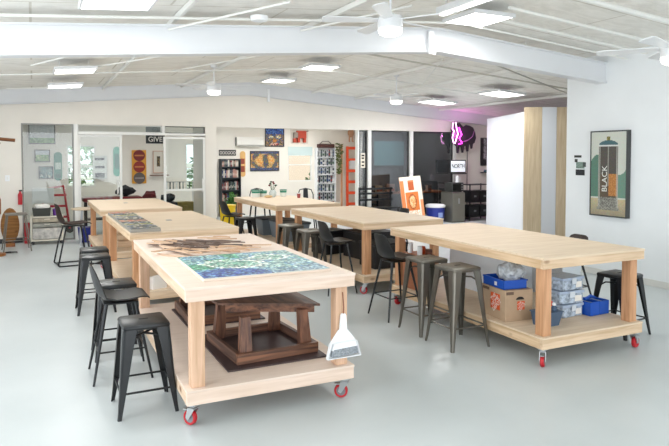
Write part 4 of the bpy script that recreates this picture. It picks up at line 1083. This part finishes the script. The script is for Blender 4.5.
# thin wooden post, pink figure, orange rack
o = obj('wooden_post', box(B(), 8.70, 8.75, VF-.30, VF-.26, 0, 2.12), PINE_Z); tag(o, 'thin pale wooden post right of the white shelving', 'post')
t = thing('wall_ornament', 'small tan figure shaped ornament above the orange rack', 'ornament', (9.09, VF-.20, 2.42), 0)
TAN = mat('tan figure', (196, 146, 112), .6)
obj('torso', lathe(B(), [(.06, -.06), (.10, .05), (.09, .15), (.05, .20)], 14), TAN, t, smooth=True)
for x in (-.05, .05): obj('leg', tube(B(), [(x, 0, -.05), (x*1.1, 0, -.17), (x*1.3, -.03, -.20)], .022, 6), TAN, t)
t = thing('ladder_rack', 'orange red ladder shaped rack on the far wall', 'rack', (9.13, VF-.25, 0), -.2)
ORR = mat('orange red paint', (226, 78, 32), .5)
for x in (-.22, ): obj('side_rail', box(B(), x, x+.08, -.03, .0, 0, 2.07), ORR, t)
obj('side_rail', box(B(), .15, .19, -.03, 0, 0, 2.07), mat('pale rail', (226, 214, 204), .5), t)
for z in (.2, .55, .9, 1.25, 1.6, 1.97): obj('rung', box(B(), -.139, .149, -.028, -.002, z, z+.09), ORR, t)
obj('notice', box(B(), -.1, .16, -.034, -.031, 1.36, 1.62), mat('pale notice', (206, 208, 212), .6), t)
# sticker on the dark strip
t = thing('sticker_sheet', 'cream sticker sheet with black marks on the narrow dark pane', 'sticker', (7.74, VB+.03, 1.65), 0)
obj('sheet', box(B(), -.065, .065, -.002, 0, -.19, .19), mat('cream sheet', (230, 222, 206), .6), t)
for k, z in enumerate((-.13, -.04, .06, .13)): obj('mark', box(B(), -.04, .03+.01*(k % 2), -.0035, -.0022, z-.02, z+.02), BLK, t)

# ------------------------------------------------------------------ things behind the left glass
t = thing('padded_bench', 'long dark red padded bench inside the room behind the left glass door', 'bench', (1.75, 15.2, 0), 0)
RDP = mat('dark red vinyl', (120, 24, 32), .35)
obj('seat', box(B(), -.75, .55, -.25, .25, .72, .82, .03), RDP, t)
for x in (-.68, .48):
    for y in (-.2, .2): obj('leg', box(B(), x-.02, x+.02, y-.02, y+.02, 0, .719), FRAMEK, t)
obj('shelf', box(B(), -.65, .45, -.18, .18, .3, .33), FRAMEK, t)
for i, (x, y, z, r_, c, l) in enumerate(((1.95, 15.2, .945, (.22, .14, .12), (30, 30, 34), 'black bundle on the end of the dark red bench'), (2.50, 15.1, .80, (.17, .16, .14), (96, 28, 30), 'dark red bundle on the low cabinet in the doorway'), (2.9, 15.05, .775, (.15, .12, .1), (34, 40, 44), 'charcoal bundle on the low cabinet in the doorway'))):
    blob('cloth_bundle', (x, y, z), r_, mat('bundle %d' % i, c, .8, noise=.3), None, 20+i, 2, .5, l, 'bundle')
t = thing('low_cabinet', 'low dark cabinet standing inside the open glass doorway', 'cabinet', (2.65, 15.1, 0), 0)
obj('body', box(B(), -.4, .45, -.22, .22, 0, .66, .005), SHW, t); 
for x in (-.2, .23): d_ = obj('door', box(B(), x-.19, x+.19, -.235, -.2205, .04, .62), mat('dark cabinet door', (58, 58, 62), .5), t); obj('knob', lathe(B(), [(.012, -.256), (.012, -.2355)], 8, (x+.12, 0, .4), 'y'), CHROME, d_)
# tool board behind the right glass door
t = thing('tool_rail', 'rail of hanging tools behind the right glass door', 'tool rail', (3.3, 15.55, 0), 0)
obj('cabinet', box(B(), -.35, .33, -.15, .15, 0, .62, .005), mat('olive board', (150, 134, 70), .7, noise=.2), t)
obj('rail', tube(B(), [(-.4, 0, 1.12), (.35, 0, 1.12)], .012, 6), CHROME, t)
for x in (-.36, .32): obj('upright', tube(B(), [(x, 0, .62), (x, 0, 1.13)], .01, 6), CHROME, t)
for k in range(9):
    x = -.33+k*.08; c = [(226, 230, 230), (60, 84, 84), (150, 160, 160)][k % 3]
    o = obj('hand_tool', prism(B(), [(-.02, 0), (.02, 0), (.012, .12), (.018, .2), (-.018, .2), (-.012, .12)], -.008, .008, 'y'), mat('tool %d' % (k % 3), c, .4), None); o.location = (3.3+x, 15.55-.022, .92)
    tag(o, '%s hand tool, %s from the left on the rail behind the right glass door' % (['white', 'dark green', 'grey'][k % 3], ORD[k]), 'tool', 'hand tools on the rail')
# machine with red frame behind the left pane
t = thing('hand_truck', 'red metal frame machine with white panels behind the left pane', 'machine', (.42, 15.4, 0), 0)
REDM = mat('red enamel', (190, 30, 44), .4)
obj('frame', tube(B(), [(-.3, 0, .1), (-.2, 0, 1.02), (.2, 0, 1.08), (.32, 0, .1)], .03, 8), REDM, t, smooth=True)
for z in (.35, .6, .85): obj('bar', box(B(), -.24, .26, -.03, .03, z, z+.05), REDM, t)
obj('panel', box(B(), -.45, .0, -.08, -.04, .70, 1.05, .01), mat('white panel', (234, 236, 236), .5), t)
for x in (-.3, .32): obj('wheel', lathe(B(), [(.10, -.02), (.10, .02)], 18, (x, 0, .1), 'y'), FRAMEK, t)
t = thing('round_side_table', 'round beige topped side table behind the brown leather stool', 'table', (.93, 13.25, 0), 0)
obj('tabletop', lathe(B(), [(.26, .70), (.27, .715), (.26, .73)], 24), mat('beige top', (196, 176, 150), .6), t, smooth=True)
for a in range(3): obj('leg', tube(B(), [(.12*math.cos(a*2.1), .12*math.sin(a*2.1), .70), (.22*math.cos(a*2.1), .22*math.sin(a*2.1), 0)], .014, 6), CHROME, t)
t = thing('bucket', 'blue bucket on the floor under the round side table', 'bucket', (.95, 13.62, 0), 0)
obj('body', lathe(B(), [(.12, 0), (.15, .30), (.16, .31)], 18), mat('navy bucket', (34, 44, 130), .5), t, smooth=True); obj('handle', tube(B(), [(-.15, 0, .3), (-.1, -.08, .2), (.1, -.08, .2), (.15, 0, .3)], .005, 5), CHROME, t)
# rolling cart with drawers in front of the left pane
t = thing('drawer_cart', 'low white rolling cart with clear drawers before the left glass pane', 'cart', (.235, 13.75, 0), 0)
CW = mat('cream cart', (222, 216, 200), .5)
bm = B(); box(bm, -.30, -.27, -.18, .18, .07, .54); box(bm, .27, .30, -.18, .18, .07, .54); box(bm, -.27, .27, -.18, .18, .07, .10); box(bm, -.30, .30, -.18, .18, .541, .565); box(bm, -.27, .27, .16, .18, .10, .54)
obj('frame', bm, CW, t)
for (z0, z1, c) in ((.11, .33, (196, 192, 186)), (.345, .43, (150, 150, 140)), (.445, .53, (170, 160, 140))):
    d_ = obj('drawer', box(B(), -.262, .262, -.185, .15, z0, z1, .006), mat('drawer %d' % c[0], c, .35, noise=.35, nscale=14), t); obj('handle', box(B(), -.05, .05, -.20, -.186, z1-.03, z1-.015), CW, d_)
for x in (-.26, .26): obj('wheel', lathe(B(), [(.035, -.015), (.035, .015)], 14, (x, -.12, .035), 'y'), FRAMEK, t)
t = thing('fabric_basket', 'dark grey basket with white cloth on top of the rolling cart', 'basket', (.14, 13.72, .5655), 0)
bm = B(); hexa(bm, [(-.15, -.12, 0), (.15, -.12, 0), (.15, .12, 0), (-.15, .12, 0)], [(-.17, -.14, .16), (.17, -.14, .16), (.17, .14, .16), (-.17, .14, .16)]); obj('body', bm, mat('dark felt', (66, 68, 64), .9), t)
blob('filling', (0, 0, .18), (.15, .12, .07), mat('white cloth', (228, 226, 220), .9), t, 5, 2, .3)
o = obj('cloth_roll', lathe(B(), [(.06, 0), (.07, .12), (.05, .14)], 12), mat('purple cloth', (110, 60, 150), .8), smooth=True); o.location = (.41, 13.72, .5655); tag(o, 'purple cloth roll beside the basket on the rolling cart', 'cloth')
t = thing('fire_extinguisher', 'red fire extinguisher on the wall left of the glass pane', 'fire extinguisher', (-.245, VB-.056, .78), 0); t.scale = (.75, .75, .75)
obj('cylinder', lathe(B(), [(.05, 0), (.055, .03), (.055, .28), (.025, .33), (.02, .36)], 16), REDM, t, smooth=True); obj('valve', box(B(), -.03, .05, -.015, .015, .36, .40), FRAMEK, t); obj('bracket', box(B(), -.02, .02, .056, .073, .05, .3), FRAMEK, t)
o = obj('red_bin', lathe(B(), [(.05, 0), (.055, .42)], 14), REDM, smooth=True); o.location = (-.13, 13.9, 0); tag(o, 'narrow red bin on the floor left of the rolling cart', 'bin')
# grey stool far left
t = thing('bar_stool', 'worn grey bar stool at the left edge by the white wall', 'stool', (-.30, 12.95, 0), .1)
WG = mat('worn grey steel', (120, 116, 108), .5, metal=.3)
obj('seat', box(B(), -.18, .18, -.18, .18, .67, .70, .008), WG, t)
for sx in (-1, 1):
    for sy in (-1, 1): obj('leg', tube(B(), [(sx*.15, sy*.15, .67), (sx*.23, sy*.23, 0)], .011, 8), WG, t)
for a, b_ in (((-1, -1), (1, -1)), ((1, -1), (1, 1)), ((1, 1), (-1, 1)), ((-1, 1), (-1, -1))): obj('footrest', tube(B(), [(a[0]*.205, a[1]*.205, .21), (b_[0]*.205, b_[1]*.205, .21)], .007, 6), WG, t)
# wooden objects on the far left
BRW = wood('brown carved wood', (150, 96, 48), 2, .3, .5, knots=False)
t = thing('carved_post', 'brown carved wooden post at the left edge of the picture', 'post', (-.62, 12.4, 0), 0)
obj('shaft', lathe(B(), [(.06, .0), (.06, .7), (.10, .75), (.10, 1.0), (.06, 1.1), (.07, 1.9), (.11, 2.0), (.06, 2.1), (.09, 2.3), (.10, 2.45), (.05, 2.62), (.06, 2.72)], 16), BRW, t, smooth=True)
obj('side_arm', tube(B(), [(0, 0, 2.08), (.34, 0, 2.05)], .03, 8), mat('dark arm', (110, 66, 30), .5), t)
obj('base', lathe(B(), [(.16, 0), (.16, .04)], 20), BRW, t)
t = thing('wood_slab', 'round brown slab of wood leaning by the left wall', 'wood slab', (-.42, 13.55, 0), .1)
bm = B(); lathe(bm, [(.28, -.02), (.30, 0), (.28, .02)], 20, (0, 0, .36), 'y'); bmesh.ops.scale(bm, vec=(.55, 1, 1.15), verts=bm.verts); obj('slab', bm, wood('rough slab', (140, 98, 50), 0, .35, .8), t, smooth=True); obj('foot', box(B(), -.08, .08, -.05, .05, 0, .07), BRW, t)
t = thing('light_switch', 'white light switch plate on the wall at far left', 'switch', (-.47, VB-.001, 1.32), 0); obj('plate', box(B(), -.04, .04, -.006, 0, -.06, .06, .002), WHITEP, t); obj('rocker', box(B(), -.015, .015, -.01, -.0065, -.03, .03), FRAMEW, t)
o = obj('wire_coil', tube(B(), [(.1*math.cos(a*PI/10), .1*math.sin(a*PI/10)*.6, .012+.0008*a) for a in range(36)], .006, 5), FRAMEK, smooth=True); o.location = (-.38, 12.55, 0); tag(o, 'loop of black cable on the floor by the grey stool', 'cable')

# ------------------------------------------------------------------ dark room and neon corner
t = thing('wall_screen', 'teal tinted screen on the wall of the dark room', 'screen', (10.2, 16.88, 1.85), 0)
obj('bezel', box(B(), -.62, .62, -.05, 0, -.42, .42, .01), FRAMEK, t); obj('screen', box(B(), -.58, .58, -.056, -.051, -.38, .38), mat('teal screen', (70, 110, 116), .3, emit=(60, 110, 118), estr=.25), t)
t = thing('long_desk', 'long desk with a brown wooden top inside the dark room', 'desk', (9.5, 14.75, 0), 0)
obj('desktop', box(B(), -1.2, 1.15, -.28, .28, .72, .76, .004), wood('walnut top', (196, 118, 76), 0, .3, .5, knots=False), t)
for x in (-1.1, 0, 1.08): obj('leg', box(B(), x-.03, x+.03, -.25, .25, 0, .7195), FRAMEK, t)
rb = random.Random(21)
for i in range(11):
    x = 8.5+i*.18; nb = ORD[i]; h_ = rb.uniform(.16, .34); c = [(50, 40, 34), (30, 40, 34), (90, 60, 40)][i % 3]
    t = thing('bottle', '%s bottle, %s from the left on the desk in the dark room' % (['brown', 'dark green', 'amber'][i % 3], nb), 'bottle', (x, 14.85, .7605), 0, 'bottles on the dark desk')
    obj('body', lathe(B(), [(.035, 0), (.036, h_*.6), (.013, h_*.75), (.013, h_*.93)], 12), mat('bottle %d' % (i % 3), c, .2), t, smooth=True); obj('cap', lathe(B(), [(.016, h_*.9305), (.016, h_)], 8), FRAMEK, t)
for i, (x, w_, h_, c, l) in enumerate(((8.47, .18, .20, (226, 190, 150), 'cream and orange carton on the left of the dark desk'), (8.85, .20, .24, (200, 150, 130), 'pale pink carton in the middle of the dark desk'), (10.1, .14, .18, (190, 170, 160), 'pale carton on the right of the dark desk'))):
    t = thing('small_carton', l, 'carton', (x, 14.56, .7605), .1*i)
    obj('body', box(B(), -w_/2, w_/2, -.05, .05, 0, h_, .003), mat('carton %d' % i, c, .6), t); obj('printed_band', box(B(), -w_/2+.01, w_/2-.01, -.0515, -.0505, h_*.2, h_*.5), ORG, t)
t = thing('table_lamp', 'small glowing candle lamp on the dark desk near the white post', 'lamp', (9.23, 14.55, .7605), 0); obj('base', lathe(B(), [(.05, 0), (.05, .12)], 14), FRAMEK, t); obj('lamp_shade', lathe(B(), [(.06, .121), (.055, .22)], 14), mat('warm glow', (255, 230, 190), .5, emit=(255, 224, 170), estr=3), t, smooth=True)
# dark framed picture in the dark room
picture(11.4-1.05, 1.9, .01+.34, .62, 'small grey framed print in the dark room', lambda s, t, r: r.choice([(70, 74, 78), (100, 104, 108)]), 8, 10, v=16.86-.05) if False else None
# black bench in front of dark glass
t = thing('metal_bench', 'black slatted metal bench in front of the dark glass', 'bench', (7.93, 13.6, 0), 0)
for z in (.46, ): obj('seat', box(B(), -.5, .5, -.2, .2, z-.03, z, .005), BLACKM, t)
for z in (.62, .78, .9): obj('back_slat', box(B(), -.5, .5, .17, .20, z, z+.05), BLACKM, t)
for x in (-.46, .46):
    obj('leg', box(B(), x-.02, x+.02, -.18, -.14, 0, .4295), BLACKM, t); obj('leg', box(B(), x-.02, x+.02, .201, .235, 0, .96), BLACKM, t)
# orange canvas leaning
def orange_fn(s, t, r):
    x = abs(s-.5)
    if .05 < t < .62 and x < .30:
        if t < .16: return r.choice([(240, 232, 220), (226, 190, 150)])
        if math.hypot(x/.15, (t-.38)/.15) < 1: return r.choice([(236, 206, 160), (222, 150, 90), (232, 180, 120)])
        if math.hypot(x/.19, (t-.38)/.19) < 1: return (176, 84, 40)
        return (222, 124, 56)
    if .62 <= t < .66 and x < .22: return (240, 226, 210)
    if .66 < t < .90 and x < .15: return (190, 92, 44) if t < .86 else (214, 130, 80)
    if s < .16 and t < .9: return (226, 132, 76)
    if s > .86 and t < .4: return (228, 150, 100)
    return (244, 226, 208)
t = thing('spray_can_canvas', 'orange and cream canvas of a spray can leaning on the counter', 'painting', (8.74, 13.35, .0), 0)
o = tiles('canvas', .64, 1.04, 30, 44, orange_fn, t, .1, seed=3, m=TILEG, th=.03, grout=(226, 190, 160)); o.location = (0, .0, .72); o.rotation_euler = (-.13, -.07, 0)
obj('stand', box(B(), -.30, .30, .02, .09, 0, .20), FRAMEK, t)
text_mesh('lettering', 'ORANGE', .07, WHT, t, (.02, -.055, .46), (PI/2-.13, 0, 0), .001) if False else None
# cooler
t = thing('drinks_cooler', 'white lidded blue drinks cooler beside the orange canvas', 'cooler', (9.66, 13.6, 0), 0)
obj('body', lathe(B(), [(.23, 0), (.25, .36), (.25, .40)], 24), mat('cobalt blue', (36, 52, 140), .4), t, smooth=True)
obj('lid', lathe(B(), [(.265, .4005), (.27, .45), (.23, .48), (.1, .49)], 24), WHITEP, t, smooth=True)
obj('base_band', lathe(B(), [(.232, .0), (.236, .02)], 24), WHITEP, t)
obj('emblem', box(B(), -.08, .06, -.254, -.244, .14, .27, .02), mat('pale emblem', (150, 170, 220), .5), t)
# fridge cabinet
t = thing('steel_cabinet', 'grey steel cabinet with a handle beside the blue cooler', 'cabinet', (10.16, 13.5, 0), 0)
obj('body', box(B(), -.21, .21, -.25, .25, 0, .80, .008), mat('steel grey', (120, 118, 110), .4, .5), t)
d_ = obj('door', box(B(), -.195, .195, -.268, -.2505, .04, .77, .004), mat('steel grey door', (136, 134, 124), .4, .5), t); obj('handle', box(B(), -.03, .02, -.285, -.2685, .50, .64, .004), CHROME, d_)
t = thing('toaster_oven', 'small black toaster oven on the grey steel cabinet', 'oven', (10.24, 13.55, .8005), 0)
obj('body', box(B(), -.19, .19, -.16, .18, .012, .25, .01), mat('oven dark', (60, 62, 60), .4), t); obj('door', box(B(), -.17, .08, -.175, -.1605, .05, .21), mat('oven glass', (20, 22, 22), .1), t)
for z in (.07, .13, .2): obj('knob', lathe(B(), [(.02, -.18), (.02, -.1605)], 10, (.135, 0, z), 'y'), CHROME, t)
for x in (-.14, .14): obj('foot', box(B(), x-.02, x+.02, -.12, .12, 0, .0115), FRAMEK, t)
t = thing('white_kettle', 'white jug standing on the black toaster oven', 'jug', (10.34, 13.55, 1.051), 0); obj('body', lathe(B(), [(.05, 0), (.055, .1), (.035, .18)], 16), WHITEP, t, smooth=True); obj('handle', tube(B(), [(.05, 0, .04), (.1, 0, .06), (.09, 0, .14), (.04, 0, .16)], .008, 6), WHITEP, t)
t = thing('utility_shelf', 'black shelving with dark bins right of the toaster oven', 'shelving', (11.0, 13.6, 0), 0)
for x in (-.36, .34):
    for y in (-.2, .2): obj('post', box(B(), x, x+.025, y-.012, y+.013, 0, 1.0), BLACKP, t)
for z in (.1, .5, .97): obj('shelf', box(B(), -.36, .365, -.21, .21, z, z+.02), BLACKP, t)
for i, (x, z, l) in enumerate(((-.15, .121, 'black bin on the left of the lowest black shelf'), (.18, .121, 'black bin on the right of the lowest black shelf'), (-.15, .521, 'black bin on the left of the middle black shelf'), (.18, .521, 'black bin on the right of the middle black shelf'))):
    t = thing('storage_bin', l, 'bin', (11.0+x, 13.6, z), 0, 'bins on the black shelving'); obj('body', box(B(), -.145, .145, -.18, .17, 0, .30, .01), BLACKP, t); obj('label_card', box(B(), -.04, .04, -.1825, -.1805, .12, .17), mat('grey card label', (120, 122, 124), .6), t)
t = thing('recycling_bin', 'blue grey bins stacked at the edge of the white divider', 'bin', (11.75, 13.3, 0), 0); obj('body', box(B(), -.2, .22, -.2, .2, 0, .62, .02), SLATEP, t); obj('lid', box(B(), -.21, .23, -.21, .21, .6205, .66, .01), mat('dark lid', (40, 46, 54), .5), t)
# NORTH sign on its shelf bracket
t = thing('illuminated_sign', 'lit white lightbox sign reading NORTH under the neon', 'sign', (10.57, 13.82, 1.48), 0)
obj('case', box(B(), -.27, .27, 0, .08, -.18, .18, .006), FRAMEK, t)
obj('face', box(B(), -.24, .24, -.006, -.0005, -.15, .15), mat('lit face', (240, 244, 248), .5, emit=(230, 236, 244), estr=.6), t)
text_mesh('lettering', 'NORTH', .175, BLK, t, (0, -.008, 0), (PI/2, 0, 0), .001, .72, .003)
obj('rail', box(B(), -.27, .27, -.03, 0, -.215, -.19), FRAMEK, t); obj('wall_arm', box(B(), -.02, .02, .08, .279, -.05, .05), FRAMEK, t)
# neon splash
t = thing('neon_sign', 'black dripping splash shape on the wall with pink neon tubes', 'neon sign', (10.78, 13.93, 2.26), 0)
pl = []
rr = random.Random(2)
outline = [(-.42, .30), (-.30, .46), (-.12, .50), (.02, .36), (.14, .44), (.26, .42), (.40, .36), (.48, .20), (.52, .02), (.46, -.14), (.40, -.18), (.38, -.32), (.34, -.34), (.31, -.18), (.25, -.20), (.22, -.42), (.18, -.43), (.15, -.24), (.06, -.26), (.03, -.46), (-.01, -.47), (-.04, -.28), (-.12, -.26), (-.16, -.48), (-.20, -.48), (-.22, -.26), (-.32, -.16), (-.40, .02)]
bm = B(); vs0 = [bm.verts.new((x*.9+.03, 0, z*.86)) for x, z in outline]; f = bm.faces.new(vs0)
ext = bmesh.ops.extrude_face_region(bm, geom=[f]); bmesh.ops.translate(bm, vec=(0, .05, 0), verts=[v for v in ext['geom'] if isinstance(v, bmesh.types.BMVert)])
bmesh.ops.triangulate(bm, faces=[f_ for f_ in bm.faces if len(f_.verts) > 4])
obj('splash_board', bm, mat('charcoal board', (44, 42, 46), .6), t)
PINK = mat('pink neon', (255, 60, 220), .4, emit=(255, 60, 225), estr=8)
WPINK = mat('white pink neon', (255, 200, 250), .4, emit=(255, 170, 245), estr=7)
obj('neon_tube', tube(B(), [(-.34, -.04, .42), (-.36, -.04, .25), (-.30, -.04, .20), (-.36, -.04, .02), (-.32, -.04, -.12), (-.26, -.04, -.14), (-.22, -.04, .0), (-.17, -.04, .12), (-.22, -.04, .30), (-.25, -.04, .44)], .011, 6), WPINK, t)
obj('neon_tube', tube(B(), [(-.14, -.04, .30), (-.04, -.04, .10), (-.12, -.04, .0), (-.02, -.04, -.14), (-.14, -.04, -.16)], .012, 6), PINK, t)
obj('neon_tube', tube(B(), [(-.02, -.04, -.10), (.20, -.04, -.04), (.34, -.04, .06), (.40, -.04, .22)], .008, 6), mat('dim mauve tube', (190, 130, 190), .4), t)
obj('mounting_strip', box(B(), -.05, .05, .051, .149, -.1, .1), FRAMEK, t)
pl_ = bpy.data.lights.new('neon_glow', 'POINT'); pl_.energy = 11; pl_.color = (1, .2, .85); pl_.shadow_soft_size = .06
o = bpy.data.objects.new('neon_glow', pl_); o.location = (10.6, 13.80, 2.35); COL.objects.link(o)
# wall panel behind the neon (proud of the glass wall)
picture(11.72, 1.89, .30, .80, 'tall black and white photo at the far right behind the divider', lambda s, t, r: r.choice([(30, 32, 34), (50, 52, 56)]) if abs(s-.5) > .18 or t < .2 else r.choice([(170, 172, 174), (110, 112, 116)]), 12, 24, v=VB-.002)
t = thing('display_ledge', 'small dark ledge with teal pieces under the tall photo', 'shelf', (11.74, VB-.001, 1.28), 0); obj('board', box(B(), -.16, .16, -.12, 0, 0, .02), FRAMEK, t); obj('ornament', box(B(), -.08, .08, -.09, -.04, .0205, .09, .01), mat('teal ornament', (50, 100, 110), .5), t)
o = obj('standing_pole', tube(B(), [(11.0, 13.75, 1.30), (11.0, 13.75, 1.95), (10.95, 13.75, 2.02), (10.8, 13.75, 2.02)], .012, 6), mat('dull pole', (110, 106, 100), .5), smooth=True)
bpy.data.objects.remove(o)
t = thing('floor_lamp', 'thin grey lamp stand with a bent arm beside the NORTH sign', 'lamp', (11.0, 13.85, 0), 0)
obj('base', lathe(B(), [(.10, 0), (.10, .02)], 16, (.0, .12, 0)), FRAMEK, t); obj('pole', tube(B(), [(0, .12, .02), (0, .12, 1.9), (-.03, .12, 1.97), (-.18, .12, 1.97)], .011, 6), mat('dull pole', (110, 106, 100), .5), t, smooth=True)

# ------------------------------------------------------------------ divider panels on the right
def slab(name, p, q, th, z1, m, label, cat='panel', group='tall divider panels'):
    a = Vector((p[0], p[1], 0)); b_ = Vector((q[0], q[1], 0)); d = b_-a; L = d.length; ang = math.atan2(d.y, d.x)
    o = obj(name, box(B(), 0, L, 0, th, 0, z1, .003), m); o.location = (a.x, a.y, 0); o.rotation_euler = (0, 0, ang); tag(o, label, cat, group); return o
WPAN = mat('white panel board', (226, 230, 236), .6)
PLY = wood('tall plywood board', (214, 196, 166), 2, .14, .6, knots=False)
slab('divider_panel', (10.30, 12.30), (9.35, 10.0), .03, 2.70, WPAN, 'tall white divider panel left of the plywood boards')
slab('divider_panel', (9.33, 9.95), (9.66, 9.78), .03, 2.80, PLY, 'tall plywood board standing upright, the left one')
slab('divider_panel', (9.665, 9.777), (9.935, 9.645), .03, 2.80, WPAN, 'narrow white divider panel between the two plywood boards')
slab('divider_panel', (9.94, 9.642), (10.35, 9.44), .03, 2.80, PLY, 'tall plywood board standing upright, beside the white wall end')

# ------------------------------------------------------------------ painting on the right wall
def can_fn(s, t, r):
    x = (s-.5)
    if .90 < t < .945 and abs(x) < .055: return r.choice([(150, 140, 60), (90, 84, 50)])
    if .845 < t <= .90:
        k = (t-.845)/.055
        if abs(x) < .26*math.sqrt(max(0, 1-k*k))+.01: return (66, 98, 104)
    if .825 < t <= .845 and abs(x) < .28: return (206, 208, 204)
    if .10 < t <= .825 and abs(x) < .29:
        if abs(x) > .265 or (.235 < abs(x) < .25): return (176, 176, 168)
        if x > .02 and .24 < t < .50: return r.choice([(176, 118, 60), (160, 104, 52), (190, 134, 74)])
        if abs(x) < .02 and t > .35: return (140, 140, 132)
        if t < .22: return r.choice([(120, 120, 112), (150, 150, 142), (96, 94, 88)])
        base = (80, 76, 70) if t > .5 else (92, 78, 62)
        return tuple(c+r.randint(-8, 8) for c in base)
    if .06 < t <= .10 and abs(x) < .32: return r.choice([(150, 150, 140), (110, 108, 100)])
    if t < .20: return tuple(c+r.randint(-10, 10) for c in mixc((150, 140, 118), (190, 176, 140), t/.2))
    w1 = .55+.18*math.sin(s*5+.6)
    if .22 < t < w1 + .12*(s > .7): return tuple(c+r.randint(-5, 5) for c in ((86, 122, 106) if s < .5 else (104, 138, 122)))
    return tuple(c+r.randint(-4, 4) for c in (196, 200, 190))
t = thing('framed_painting', 'tall framed painting of a spray can on the right wall', 'painting', (7.558, 6.28, 1.515), -PI/2)
pw, ph, pd = .64, 1.25, .075
bm = B(); e = .018
for (a, b_, c0, c1) in ((-pw/2, pw/2, -ph/2, -ph/2+e), (-pw/2, pw/2, ph/2-e, ph/2), (-pw/2, -pw/2+e, -ph/2+e, ph/2-e), (pw/2-e, pw/2, -ph/2+e, ph/2-e)): box(bm, a, b_, -pd, 0, c0, c1)
obj('frame', bm, mat('charcoal frame', (66, 68, 68), .5), t)
o = tiles('canvas', pw-2*e-.002, ph-2*e-.002, 60, 110, can_fn, t, .2, seed=8, m=TILEG, th=.01); o.location = (0, -pd+.015, 0)
o2 = text_mesh('lettering', 'BLACK', .125, mat('pale lettering', (224, 226, 220), .6), t, (-.055, -pd+.002, -.075), (0, 0, 0), .0008, 1.0, .0)
o2.rotation_euler = (Matrix.Rotation(PI/2, 4, 'X') @ Matrix.Rotation(PI/2, 4, 'Z')).to_euler()
# stickers and switch on the right wall
for i, (v, z, w_, h_, c, l) in enumerate(((6.90, 1.765, .14, .035, (40, 42, 40), 'slim black script decal above the wall stickers'), (6.85, 1.63, .16, .10, (128, 150, 140), 'green wall sticker in the middle of the cluster left of the painting'), (6.85, 1.52, .17, .09, (34, 38, 44), 'dark wall sticker at the bottom of the cluster left of the painting'), (6.93, 1.70, .05, .05, (50, 50, 48), 'tiny round black decal beside the green sticker'), (6.77, 1.64, .05, .07, (70, 78, 76), 'tiny dark decal at the right of the green sticker'))):
    o = obj('wall_sticker', box(B(), -w_/2, w_/2, -.002-.0015*i, 0, -h_/2, h_/2), mat('sticker %d' % i, c, .5, noise=.5, nscale=60)); o.location = (7.5595, v, z); o.rotation_euler = (0, 0, -PI/2); tag(o, l, 'sticker')
